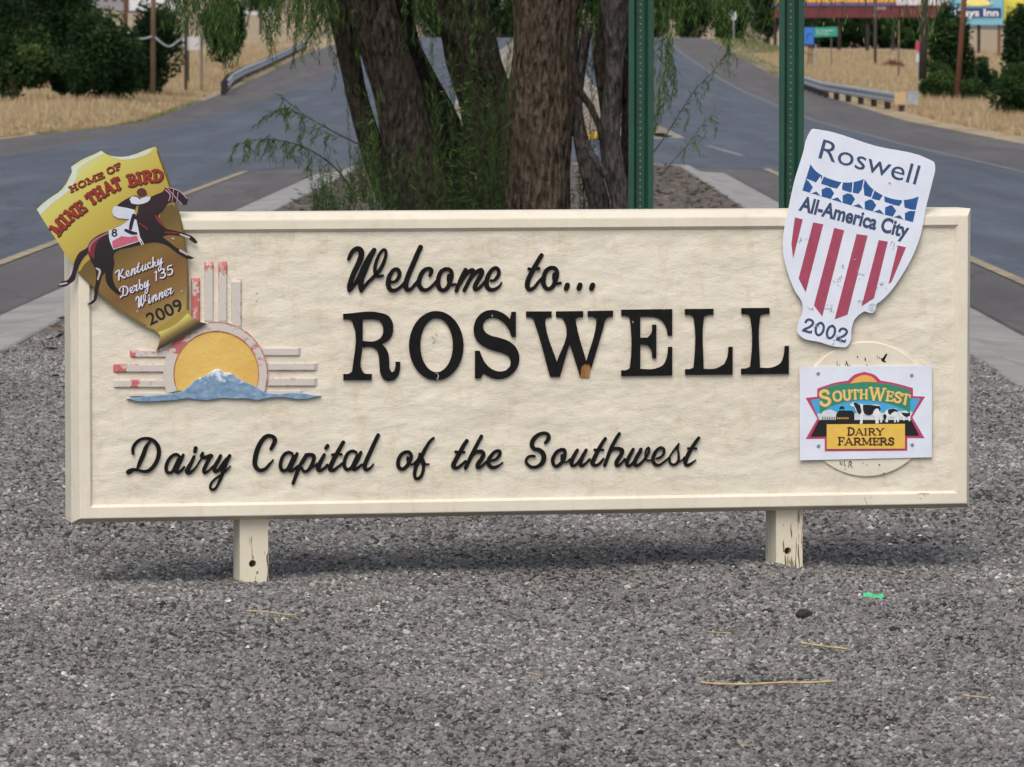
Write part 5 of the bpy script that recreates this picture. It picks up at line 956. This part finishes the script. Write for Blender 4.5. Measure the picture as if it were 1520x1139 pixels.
S.build(willow, M['leaf'], 'suckers', 'sucker_stems')
n = 15000; th = RNG.uniform(0, 6.283, n); rr = RNG.uniform(.25, 1, n)**.5   # crown above the picture
cz = 2.7+RNG.random(n)**1.2*5.0; rad = np.interp(cz, [2.7, 4.5, 6.5, 8], [2.3, 3.1, 2.6, .9]); C = np.stack([np.cos(th)*rr*rad+.1, np.sin(th)*rr*rad*.8+.3, cz], 1)
C += np.repeat(RNG.normal(size=(n//30, 3))*.35, 30, 0)
keep = C[:, 2] > 2.55; C = C[keep]; n = len(C)
leaf_mesh('crown', C, np.stack([RNG.normal(size=n)*.5, RNG.normal(size=n)*.5, -np.ones(n)], 1), RNG.uniform(.10, .2, n), RNG.uniform(.02, .04, n), M['leaf'], willow)

def crown(name, c, r, n, size, m, parent, clumps=26, flatten=.0, base=.4):
    c = np.array(c, float); r = np.array(r, float); K = []
    for _ in range(clumps):
        v = RNG.normal(size=3); v /= np.linalg.norm(v); q = v*RNG.uniform(.35, .85); K.append((c+q*r, RNG.uniform(.22, .42)))
    k = RNG.integers(0, clumps, n); cc = np.array([K[i][0] for i in k]); kr_ = np.array([K[i][1] for i in k])[:, None]
    v = RNG.normal(size=(n, 3)); v /= np.linalg.norm(v, axis=1, keepdims=True); P = cc+v*kr_*r*RNG.uniform(.55, 1.08, (n, 1))
    ct = RNG.random(clumps); t = np.clip(ct[k]*.7+RNG.random(n)*.3+(v[:, 2]-.3)*.12, 0, 1)
    lo_ = c[2]-r[2]*.98; P[:, 2] = np.maximum(P[:, 2], lo_+RNG.random(n)*.1)
    return leaf_mesh(name, P-0, v+RNG.normal(size=(n, 3))*.7, size*RNG.uniform(.6, 1.4, n), size*RNG.uniform(.4, .8, n), m, parent, t)
def bg_tree(px, pyb, wpx, top, n, m, label, name='dense_tree', size=.13, Y=None, trunkh=.12, cat='tree', group=None, clumps=26):
    group = 'trees and bushes beyond the roads'
    b = hit(px, pyb+(6 if px < 300 else 3)) if Y is None else at(px, pyb, Y)
    sc = b[1]/FPX; rx = wpx/2*sc; h = (pyb-top)*sc; e = empty(name, b, 0, label, cat, group)
    V, F = tube([(0, 0, -.3), (0.05, 0, h*.35), (.0, 0, h*.7)], [rx*.09+.03, rx*.06+.02, .03], 8); mesh('trunk', V, F, M['gwood'], e)
    for a in (0.6, 2.4, 4.4):
        V, F = tube([(0, 0, h*.25), (math.cos(a)*rx*.3, math.sin(a)*rx*.3, h*.5), (math.cos(a)*rx*.55, math.sin(a)*rx*.5, h*.75)], [rx*.05+.015, rx*.03+.01, .01], 6); mesh('branch', V, F, M['gwood'], e)
    crown('crown', (0, 0, h*(trunkh+1)/2), (rx, rx*.9, h*(1-trunkh)/2), n, size, m, e, clumps); return e
bg_tree(55, 138, 210, -60, 16000, M['leafdark'], 'tall dark green tree filling the top left corner of the photo', size=.15, Y=215, clumps=36)
bg_tree(-10, 140, 150, -60, 14000, M['leafdark'], 'tall dark tree cut by the left edge of the photo', size=.16, Y=225, clumps=34)
bg_tree(112, 136, 120, -14, 12000, M['leafdark'], 'dark tree between the tallest left tree and the darkest round one', size=.15, Y=222, clumps=30, trunkh=.02)
bg_tree(20, 152, 130, 40, 12000, M['leafmid'], 'low bushy green tree at the left edge, in front of the tall dark tree', size=.13, clumps=30)
bg_tree(108, 150, 70, 70, 7000, M['leafmid'], 'small rounded shrub between the leftmost bushy tree and the darkest round tree', 'shrub', size=.12, cat='shrub')
bg_tree(158, 151, 112, 10, 14000, M['leafdark'], 'round very dark tree left of the two wooden utility poles', size=.13, clumps=38, trunkh=.0)
PY = hit(227, 148)[1]
bg_tree(232, 148, 78, 4, 11000, M['leafdark'], 'dark green tree right behind the tan utility pole', size=.13, Y=PY+2.4, clumps=28, trunkh=.02)
bg_tree(205, 147, 60, 80, 5000, M['leafdark'], 'low dark shrub at the foot of the tan utility pole', 'shrub', size=.12, Y=PY+2.2, cat='shrub', trunkh=.0)
bg_tree(333, 104, 66, -20, 9000, M['leafdark'], 'narrow dark tree beyond the white board, left of the left guardrail', size=.16, clumps=24)
bg_tree(385, 30, 60, -30, 3000, M['leafmid'], 'pale green tree by the far houses above the left guardrail', size=.4, Y=800)
def bg_row(items, Y, m, label, group):
    for px, pyb, wd, top in items: bg_tree(px, pyb, wd, top, 5200, m, label, 'distant_tree', size=.30, Y=Y+random.uniform(-12, 12), group=group, trunkh=.05, clumps=20)
for px, pyb, wd, top, lb in ((905, 62, 80, -40, 'distant dark tree past the road crest, behind the willow stems'), (975, 60, 70, -40, 'distant dark tree right where the right road meets the skyline'), (1030, 58, 70, -36, 'distant dark tree just right of the road crest'), (1088, 57, 66, -30, 'distant dark tree behind the small white sign'), (740, 60, 90, -40, 'distant dark tree past the far median, seen between the thick trunks'), (660, 58, 96, -44, 'distant dark tree in the gap between the dark trunks'), (820, 60, 90, -40, 'distant dark tree hidden behind the thickest trunk'), (582, 56, 70, -30, 'distant dark tree at the far end of the left road'), (1240, 57, 60, 22, 'distant low dark tree between the first two posts of the maroon board'), (1296, 57, 60, 22, 'distant low dark tree just left of the slender grey pole'), (1345, 57, 60, 22, 'distant low dark tree behind the tan stake'), (1140, 56, 60, -30, 'distant dark tree left of the second green post'), (1215, 56, 84, 8, 'distant dark tree behind the small green road sign'), (1268, 55, 84, 10, 'distant dark tree under the middle of the maroon board'), (1318, 55, 84, 12, 'distant dark tree under the right half of the maroon board'), (1366, 54, 84, 8, 'distant dark tree under the right end of the maroon board')):
    bg_tree(px, 75, wd*1.1, top, 7000, M['leafdark'] if px != 1318 else M['leafmid'], lb, 'distant_tree', size=.30, Y=510+random.uniform(-12, 12), trunkh=.03, clumps=20)
PY2 = hit(1418, 157)[1]
bg_tree(1404, 152, 74, 8, 15000, M['leafdark'], 'dark evergreen left of the leaning brown pole, below the blue billboard', 'evergreen_tree', size=.12, Y=PY2+3, clumps=40, trunkh=.0)
bg_tree(1395, 158, 66, 96, 6000, M['leafmid'], 'low bright bush in the grass left of the leaning brown pole', 'bush', size=.10, Y=PY2+1.4, cat='bush', trunkh=0)
bg_tree(1452, 150, 62, 84, 6000, M['leafdark'], 'dark bush between the leaning pole and the right edge', 'bush', size=.11, cat='bush', trunkh=0)
bg_tree(1440, 160, 50, 118, 4000, M['leafmid'], 'small green bush at the foot of the leaning brown pole', 'bush', size=.10, Y=PY2+1.6, cat='bush', trunkh=0)
bg_tree(1512, 178, 88, 92, 9000, M['leafmid'], 'green bush cut by the right edge of the photo, above the dry grass', 'bush', size=.11, cat='bush', trunkh=0)
bg_tree(1516, 160, 66, 6, 9000, M['leafdark'], 'tall dark shrub at the right edge, beside the yellow billboard', 'tall_shrub', size=.13, cat='shrub', trunkh=0)
# ------------------------------------------------------------------ dry grass
def grass(name, n, side, m, label, y0=112, y1=330, d0=.2, d1=9, h0=.06, h1=.36, p=1.4, wd=.022):
    y = y0+(y1-y0)*RNG.random(n)**1.5; dd = d0+(d1-d0)*RNG.random(n)**p
    cj = np.clip(.5+.35*np.sin(y*.9+dd*2.1)*np.sin(dd*1.7-y*.31)+.3*np.sin(y*2.3+dd*.9), 0, 1)
    x = (np.interp(y, *LOX)-dd) if side < 0 else (np.interp(y, *ROX)+dd)
    z = ground_z(x, y); h = (h0+(h1-h0)*np.clip(dd/2.2, 0, 1))*RNG.uniform(.4, 1.15, n)*(.6+.7*cj); a = RNG.uniform(0, 3.14, n); w_ = wd*RNG.uniform(.6, 1.4, n)
    B = np.stack([x, y, z-.03], 1); S_ = np.stack([np.cos(a)*w_, np.sin(a)*w_, np.zeros(n)], 1); T = B+np.stack([RNG.normal(size=n)*.25*h, RNG.normal(size=n)*.25*h, h], 1)
    V = np.stack([B-S_, B+S_, T], 1).reshape(-1, 3); F = (np.arange(n)[:, None]*3+np.arange(3)[None])
    t = np.clip(RNG.random(n)*.5+cj*.42, 0, 1); return tag(mesh(name, V, F, m, attrs={'tone': np.repeat(t, 3)}), label, 'grass', kind='stuff')
grass('dry_grass', 120000, -1, M['drygrass'], 'tall dry tan grass along the left road verge', d0=.4)
grass('dry_grass', 120000, 1, M['drygrass'], 'tall dry tan grass along the right road verge', d0=.9, y1=300)
grass('green_grass', 9000, -1, M['greengrass'], 'short green grass at the left road edge', y0=130, y1=182, d0=.1, d1=2.8, h0=.04, h1=.20)
grass('green_grass', 22000, 1, M['greengrass'], 'strip of green grass along the far right road edge', y0=205, y1=400, d0=.1, d1=6, h0=.08, h1=.2)
grass('sparse_grass', 60000, 1, M['drygrass'], 'sparse pale grass over the right field', y0=200, y1=460, d0=6, d1=60, h0=.15, h1=.3, wd=.04)
grass('sparse_grass', 40000, -1, M['drygrass'], 'sparse pale grass over the left field', y0=180, y1=460, d0=6, d1=50, h0=.15, h1=.3, wd=.04)
# ------------------------------------------------------------------ poles, boards, rails
class Flat:                              # draws on a standing board at distance Y
    def __init__(s, Y, parent, org): s.Y = Y; s.p = parent; s.org = np.array(org)
    def __call__(s, x, y, v): return tuple(at(x, y, s.Y+v)-s.org)
def pole(px, pyb, wpx, top, m, label, lean=0, arm=False, cat='pole', name='utility_pole', Y=None):
    b = hit(px, pyb) if Y is None else at(px, pyb, Y); sc = b[1]/FPX; h = (pyb-top)*sc; e = empty(name, b, 0, label, cat, 'poles along the roads' if cat == 'pole' else None)
    V, F = tube([(0, 0, -.4), (lean*sc*.5, 0, h*.5), (lean*sc, 0, h)], [wpx/2*sc*1.08, wpx/2*sc, wpx/2*sc*.85], 14); mesh('shaft', V, F, m, e, smooth=True)
    if arm: box('crossarm', (lean*sc-1.1, lean*sc+1.1, -.06, .06, h-.5, h-.36), m, e)
    return e
pole(187, 144, 6, -260, M['rwood'], 'dark rusty brown utility pole standing among the left trees', arm=True)
pole(227, 148, 7.5, -250, M['twood'], 'tan wooden utility pole in front of the dark left trees', lean=3, arm=True)
pole(278, 128, 6, -200, M['gwood'], 'grey utility pole behind the white roadside board', arm=True)
pole(387, 52, 4, -90, M['gwood'], 'thin far pole above the left guardrail')
pole(1418, 157, 8, -230, M['rwood'], 'leaning red-brown utility pole in front of the blue billboard', lean=30, arm=True)
pole(1299, 101, 4.5, -180, M['gwood'], 'slender grey pole in the middle of the right field', arm=True)
pole(1334, 120, 2.2, 30, M['twood'], 'thin yellowish stake in the dry field right of the grey pole', name='marker_stake', cat='stake')
pole(1369, 128, 12, -20, M['dwood'], 'thick dark bare trunk beside the small red and white road sign', name='bare_trunk', cat='trunk', lean=4)
pole(1389, 122, 2, 100, M['twood'], 'short tan stake in front of the dark evergreen', name='marker_stake', cat='stake')
pole(459, 12, 4, -90, M['gwood'], 'faint grey pole high in the willow leaves at the left', Y=700) if False else None
# wires looping between the left poles
def wire(pts, r, m, label): V, F = tube(smoothpts(pts, 6, 3), [r]*(6*(len(pts)-1)+1), 6); return tag(mesh('cable', V, F, m), label, 'cable')
wy = hit(227, 148)[1]-.2; wire([at(189, 48, wy), at(204, 57, wy), at(216, 57, wy), at(226, 54, wy)], .03, M['steel'], 'pale sagging cable between the rusty pole and the tan pole')
wire([at(230, 55, wy), at(240, 64, wy), at(251, 69, wy), at(262, 63, wy), at(272, 55, wy)], .03, M['steel'], 'pale sagging cable between the tan pole and the white board')
# white board on two posts
Wb = hit(286, 138); e = empty('roadside_board', Wb, 0, 'plain white rectangular board on two thin wooden posts by the left verge', 'board'); fr = Flat(Wb[1], e, Wb)
plate('board', fr, [[(271, 55), (303, 54), (303, 74), (271, 75)]], 0, .06, P_('white_board_paint', (.52, .50, .50)), soft=False)
for px in (276, 299.5):
    a = fr(px, 138, 0); b = fr(px, 30 if px < 280 else 40, 0); box('post', (a[0]-.05, a[0]+.05, -.11, -.01, -.4, b[2]), M['dwood'] if px < 280 else M['gwood'], e)
# guardrails
def rail(xf, y0, y1, label, far=False):
    e = empty('guardrail', (xf(y0), y0, float(road_z(y0))), 0, label, 'guardrail'); O = np.array([xf(y0), y0, float(road_z(y0))])
    prof = [(0, .17), (.07, .21), (.07, .27), (.0, .325), (.07, .38), (.07, .44), (0, .48)]; sg = -1 if xf(y0) > 0 else 1
    ys = np.arange(y0, y1, 3.81); V = []; F = []
    for i, y in enumerate(ys):
        z = float(road_z(y)); x = xf(y); 
        for s_, h_ in prof: V.append((x+sg*s_-O[0], y-O[1], z+h_+.06-O[2]))
    k = len(prof)
    for i in range(len(ys)-1):
        for j in range(k-1): A = i*k+j; F.append((A, A+1, A+k+1, A+k))
    mesh('rail', V, F, M['steel'], e)
    for y in ys:
        x, z = xf(y)-sg*.13-O[0], float(road_z(y))-O[2]; box('post', (x-.09, x+.09, y-O[1]-.08, y-O[1]+.08, z-.4, z+.50), M['dwood'], e)  # posts coloured dark to stand in for the shade beneath the beam
    return e, O
xr = lambda y: float(np.interp(y, [150, 163, 185, 240, 300, 340], [11.9, 11.55, 10.6, 11.0, 12.0, 12.9])); e, O = rail(xr, 163, 222, 'galvanised guardrail along the right road, ending at a yellow marker')
V, F = boxvf(-.10, .27, -.10, -.04, .18, .56); o = mesh('end_marker', V, F, pm('amber_marker', (.55, .30, .03), (.35, .33, .30), 9, .6), e); bevel(o, .02)
box('end_marker_backing', (.30, .62, -.035, .03, .20, .60), M['steel'], e)
xl = lambda y: float(np.interp(y, [180, 190, 205, 225, 300, 330], [-9.8, -9.95, -10.55, -11.0, -11.9, -12.3])); rail(xl, 190, 325, 'pale galvanised guardrail curving up the left road edge')
# road signs on the right
def small_sign(name, label, posts, boards, Y, cat='road sign'):
    px = sum(p[0] for p in posts)/len(posts); b = at(px, posts[0][1], Y); e = empty(name, b, 0, label, cat); fr = Flat(Y, e, b)
    for p in posts: V, F = tube([fr(p[0], p[1]+3, .06), fr(p[0], p[2], .06)], [p[3]/2*Y/FPX]*2, 8); mesh('post', V, F, p[4], e)
    for q, m in boards: plate('panel', fr, [q], 0, .03, m, soft=False, ang=20)
    return e, fr
RS = hit(1225, 105)[1]
blue_ = P_('road_sign_blue', (.04, .17, .55)); greens = P_('road_sign_green', (.03, .27, .20)); pale = P_('pale_reflective', (.5, .62, .58))
e, fr = small_sign('blue_road_sign', 'small square blue road sign on two thin posts by the right road', [(1200, 106, 60, 2, M['gwood']), (1204.5, 107, 60, 2, M['rwood'])], [([(1193, 41), (1208, 41), (1208, 66), (1193, 66)], blue_)], RS)
strokes('arrow', fr, [[(1198, 60, 1.5), (1198, 52, 1.5), (1204, 50, 1.5)]], 0, .02, P_('navy_mark', (.02, .07, .3)), **flat)
e, fr = small_sign('green_street_sign', 'wide green road sign with faded white lettering, just right of the blue one', [(1234, 105, 40, 2, M['gwood']), (1211, 111, 66, 1.8, M['steel'])], [([(1208.5, 41), (1243, 40), (1243, 54), (1208.5, 55.5)], greens)], RS-1.5)
strokes('lettering', fr, [[(1212+i*4.2, 44+(i % 2), 1.0), (1213.5+i*4.2, 48, 1.0)] for i in range(4)]+[[(1212+i*4, 50.5, 1.1), (1214.5+i*4, 50.5, 1.1)] for i in range(5)]+[[(1226, 46, 1.2), (1237, 45, 1.2)]], 0, .02, pale, **flat)
YS_ = hit(1362, 118)[1]
e, fr = small_sign('stop_sign', 'small red sign with a white plate below it, beside the thick dark trunk', [(1363, 118, 60, 1.6, M['steel'])], [(circ(1363, 69, 4.4, 8, 8), P_('stop_red', (.45, .04, .08))), ([(1360, 80), (1366.5, 80), (1366.5, 92), (1360, 92)], P_('white_plate', (.5, .52, .58)))], YS_)
e, fr = small_sign('white_road_sign', 'tiny white road sign near the far crest of the right road', [(1089, 58, 20, 2, M['steel'])], [([(1081, 17), (1093, 17), (1093, 30), (1081, 30)], P_('white_plate_two', (.6, .62, .66)))], 400)
# maroon board with orange band
BY = 455.; b = at(1300, 64, BY); e = empty('maroon_billboard', b, 0, 'very long maroon board on dark posts with an orange strip along its top, far right', 'billboard'); fr = Flat(BY, e, b)
plate('panel', fr, [[(1150, 8), (1408, 8), (1408, 26), (1150, 27)]], 0, .5, pm('maroon_paint', (.13, .025, .035), (.09, .02, .025), 1, .7), soft=False)
plate('blue_band', fr, [[(1150, 4), (1330, 4), (1330, 8.6), (1150, 8.8)]], -.1, .3, P_('indigo_paint', (.13, .12, .30)), soft=False)
plate('white_panel', fr, [[(1331, -24), (1408, -24), (1408, 8), (1331, 8)]], -.1, .3, P_('pale_pink_paint', (.62, .58, .62)), soft=False)
x = 1152
k = 0
while x < 1326:
    wd = random.choice((3.5, 4.5, 5)); plate('orange_letter_block', fr, [[(x, -16), (x+wd, -16), (x+wd, 4), (x, 4)]], -.2, .1, P_('orange_paint', (.75, .35, .03)) if k == 0 else bpy.data.materials['orange_paint'], soft=False); x += wd+1.4; k += 1
plate('white_marks', fr, [[(1297, 10.5), (1315, 10.5), (1315, 14.5), (1297, 14.5)]], -.06, 0, P_('mauve_mark', (.30, .20, .22)), soft=False)
for px in (1151, 1206, 1246, 1288, 1326): a = fr(px, 64, .3); t_ = fr(px, 20, .3); box('post', (a[0]-.14, a[0]+.14, .55, .8, -.8, t_[2]), M['dwood'], e)
# blue billboard and its yellow neighbour
BY2 = 400.; b = at(1470, 84, BY2); e = empty('blue_billboard', b, 0, 'light blue billboard with a yellow sun and a dark name band, upper right corner', 'billboard'); fr = Flat(BY2, e, b)
plate('panel', fr, [[(1409, -34), (1489, -34), (1489, 37), (1409, 37)]], 0, .25, P_('billboard_blue', (.18, .42, .55)), soft=False)
plate('sun', fr, [circ(1450, 9, 19, 17, 24, 180, 360)], -.08, 0, P_('billboard_sun', (.85, .72, .20)), soft=False)
for a in range(195, 350, 22): strokes('sun_beam', fr, [[(1450+9*math.cos(math.radians(a)), 9+9*math.sin(math.radians(a)), 1.2), (1450+24*math.cos(math.radians(a)), 9+24*math.sin(math.radians(a)), 1.6)]], -.08, .05, P_('beam_cream', (.8, .75, .5)) if a == 195 else bpy.data.materials['beam_cream'], **flat)
plate('name_band', fr, [[(1414, 12), (1486, 12), (1486, 25), (1414, 25)]], -.12, 0, P_('billboard_navy', (.02, .04, .16)), soft=False)
print_text('lettering', fr, 'Days Inn', (1417, 24), (1482, 24), 10.5, -.16, P_('billboard_white', (.8, .8, .8)), bold=.02)
for px in (1453, 1483): a = fr(px, 84, .3); t_ = fr(px, 30, .3); box('post', (a[0]-.11, a[0]+.11, .3, .5, -.8, t_[2]), M['rwood'] if px > 1460 else M['dwood'], e)
b = at(1520, 84, BY2+2); e = empty('yellow_billboard', b, 0, 'bright yellow billboard cut off by the top right corner of the photo', 'billboard'); fr = Flat(BY2+2, e, b)
plate('panel', fr, [[(1490, -34), (1560, -34), (1560, 37), (1490, 37)]], 0, .25, P_('billboard_yellow', (.66, .62, .08)), soft=False)
print_text('lettering', fr, 'You', (1494, 15), (1512, 15), 6, -.1, ink); print_text('lettering', fr, 'Stay', (1494, 23), (1516, 23), 6, -.1, ink); print_text('lettering', fr, 'Free', (1494, 31), (1516, 31), 6, -.1, ink)
for px in (1495, 1550): a = fr(px, 84, .3); t_ = fr(px, 30, .3); box('post', (a[0]-.11, a[0]+.11, .3, .5, -.8, t_[2]), M['dwood'], e)
# far buildings upper left
def building(px0, px1, yb, yt, Y, wall, roof, label, name='low_building', win=0):
    b = at((px0+px1)/2, yb, Y); e = empty(name, b, 0, label, 'building'); sc = Y/FPX; hw_ = (px1-px0)/2*sc; h = (yb-yt)*sc
    box('wall', (-hw_, hw_, 0, 14, -2, h*.78), wall, e); V, F = boxvf(-hw_-.8, hw_+.8, -.8, 14.8, h*.78, h); o = mesh('roof', V, F, roof, e)
    for k in range(win):
        x = -hw_+(k+.5)*2*hw_/win; V, F = boxvf(x-hw_/win*.5, x+hw_/win*.5, -.12, .05, h*.3, h*.6); mesh('window', V, F, dkw, e)
    return e
dkw = P_('window_dark', (.05, .06, .08)); wgrey = P_('building_grey', (.24, .23, .25)); wwhite = P_('building_white', (.6, .6, .63)); roofb = P_('roof_blue_grey', (.10, .12, .17)); wpink = P_('building_pinkish', (.34, .27, .24))
building(40, 188, 16, -30, 1050, wgrey, roofb, 'long low grey building along the skyline behind the top left trees', win=12)
building(192, 262, 15, -40, 980, wwhite, roofb, 'white building between the left poles at the top of the photo', win=5)
building(178, 235, 24, 16, 900, wpink, roofb, 'low pinkish building in front of the white one, behind the left poles', win=5)
building(318, 348, 52, 32, 620, wwhite, roofb, 'small white house half hidden by the willow leaves, left of the guardrail', 'small_house', win=3)
building(288, 312, 50, 40, 640, wpink, P_('roof_blue', (.10, .22, .36)), 'tiny house with a blue roof just behind the white roadside board', 'small_house', win=2)
building(356, 402, 22, 4, 950, wwhite, roofb, 'pale low building above the left guardrail, seen between willow strands', win=4)
a = hit(372, 72); V, F = boxvf(a[0]-1.3, a[0]+3, a[1]-14, a[1]+14, a[2]-.3, a[2]+.05); tag(mesh('side_road', V, F, M['shoulder']), kind='structure')
# rusty brush heap in the right field
b = hit(1326, 104); e = empty('brush_pile', b, 0, 'low heap of rusty brown brush in the middle of the dry right field', 'brush pile')
n = 1500; th = RNG.uniform(0, 6.28, n); r_ = RNG.random(n)**.5; C = np.stack([np.cos(th)*r_*.72, np.sin(th)*r_*.6, (1-r_**2)*RNG.random(n)*.45], 1)
leaf_mesh('brush', C, RNG.normal(size=(n, 3))+[0, 0, .5], RNG.uniform(.15, .35, n), RNG.uniform(.02, .05, n), pm('rusty_brush', (.16, .055, .03), (.08, .03, .02), 5, .9), e)

# fallen leaves and bark bits round the willow and out to the nose of the median
n = 9000; y = np.concatenate([RNG.normal(40, 5, n//3), 36+RNG.random(n-n//3)*52]); y = np.clip(y, 27, 87); x = (kl(y)+.75)+(kr(y)-kl(y)-1.5)*RNG.random(n)
th = RNG.uniform(0, 6.28, n); tag(leaf_mesh('leaf_litter', np.stack([x, y, gz(x, y)+RNG.uniform(.004, .02, n)], 1), np.stack([np.cos(th), np.sin(th), RNG.normal(size=n)*.25], 1), RNG.uniform(.04, .13, n), RNG.uniform(.012, .04, n), attr_mat('litter', [(0, (.04, .027, .02)), (.6, (.11, .078, .055)), (.9, (.22, .17, .12)), (1, (.08, .09, .04))])), 'brown fallen leaves and bark scattered on the median round the willow', 'leaf litter')
# ------------------------------------------------------------------ small things lying on the gravel
def straw(pts, r, label, m=None):
    P = smoothpts([(p[0], p[1]) for p in pts], 5); Q = []
    for p in P:
        d = ray(p[0], p[1]); t = (CH-.014)/-d[2]; q = np.array([0, 0, CH])+d*t; q[2] = .020+float(gz(q[0], q[1])); Q.append(q)
    V, F = tube(Q, [r*(1+.25*math.sin(i*1.7)) for i in range(len(Q))], 6); return tag(mesh('dry_stalk', V, F, m or M['straw'], smooth=True), label, 'dry stalk', 'dry stalks on the gravel')
straw([(1040, 1011), (1070, 1013), (1115, 1014), (1160, 1013), (1200, 1014), (1241, 1013)], .0032, 'longest pale dry stalk, lying in the gravel at the lower right')
straw([(1186, 954), (1215, 957), (1258, 961)], .0030, 'short pale stalk lying just above the longest one'); straw([(1429, 1040), (1450, 1042), (1468, 1043)], .0022, 'small pale stalk near the right edge of the gravel')
straw([(366, 911), (395, 911), (420, 914), (440, 915)], .0024, 'thin stalk in the gravel just below the left sign post'); straw([(407, 925), (411, 934)], .002, 'tiny stalk bit below the left sign post stalk')
straw([(1052, 938), (1085, 941)], .0018, 'faint thin stalk below the right sign post'); straw([(790, 1000), (803, 1003)], .0022, 'tiny straw bit near the middle of the foreground gravel'); straw([(1095, 1112), (1103, 1121)], .0025, 'tiny straw bit low at the right of centre')
def rock(px, py, wpx, hpx, m, label, name='stone', cat='stone', seed=1, flat_=1.0):
    d = ray(px, py); q = np.array([0, 0, CH])+d*(CH/-d[2]); sc = q[1]/FPX; rx, rz = wpx/2*sc, hpx/2*sc
    bm = bmesh.new(); bmesh.ops.create_icosphere(bm, subdivisions=3, radius=1)
    for v in bm.verts:
        k = 1+.35*mn.noise(v.co*1.3+Vector((seed, 0, 0)))+.12*mn.noise(v.co*4+Vector((seed, 3, 0))); v.co = Vector((v.co.x*rx*k, v.co.y*rx*.8*k, v.co.z*rz*k*flat_))
    me = bpy.data.meshes.new(name); bm.to_mesh(me); bm.free(); me.materials.append(m); o = link(bpy.data.objects.new(name, me)); o.location = (q[0], q[1], q[2]+rz*.7); return tag(o, label, cat, 'larger stones on the gravel' if cat == 'stone' else None)
dst = pm('dark_stone', (.045, .040, .042), (.02, .018, .019), 60, .85, .5)
rock(1193, 917, 24, 15, dst, 'dark lump of stone in the gravel to the left of the green shard', seed=4); rock(1140, 910, 16, 8, dst, 'small dark stone just left of the larger dark lump', seed=7)
rock(1328, 937, 18, 9, dst, 'dark stone in the gravel right of the green shard', seed=9); rock(335, 927, 18, 11, dst, 'dark stone in the gravel below and left of the left sign post', seed=12)
pst = pm('white_stone', (.66, .64, .60), (.5, .48, .45), 60, .7, .3)
rock(272, 905, 14, 7, pst, 'white pebble left of the left sign post, in front of the sign', seed=2); rock(340, 896, 14, 7, pst, 'white pebble just in front of the left sign post', seed=3); rock(1308, 1044, 14, 8, pst, 'white pebble at the right of the longest stalk', seed=5); rock(1446, 901, 12, 6, pst, 'pale pebble in the gravel near the right edge', seed=6)
ylf = P_('yellow_leaf_colour', (.55, .50, .05)); rock(68, 960, 12, 5, ylf, 'small yellow scrap on the gravel at the far left', 'yellow_scrap', 'scrap', seed=8, flat_=.6)
def shard():
    d = ray(1296, 893); q = np.array([0, 0, CH])+d*(CH/-d[2]); sc = q[1]/FPX; V = []; F = []; n = 14
    for i in range(n+1):
        x = (-15+30*i/n)*sc; k = math.sin(i*2.4)*.0015
        for y, z in ((-.016, .006+k), (-.008, .016+k), (.006, .019+k*.5), (.012, .012)): V.append((x, y+.004*math.sin(i*.9), z+.004*math.sin(i*.5)))
    for i in range(n):
        for j in range(3): A = i*4+j; F.append((A, A+4, A+5, A+1))
    m, nn, l, p = nt('green_plastic'); p.inputs['Base Color'].default_value = (.05, .62, .26, 1); p.inputs['Roughness'].default_value = .12; p.inputs['Specular IOR Level'].default_value = .8; p.inputs['Transmission Weight'].default_value = .15
    o = mesh('plastic_shard', V, F, m, smooth=True); o.location = (q[0], q[1], q[2]+.006); tag(o, 'bright green shiny plastic shard on the gravel below the right sign post', 'litter')
shard()
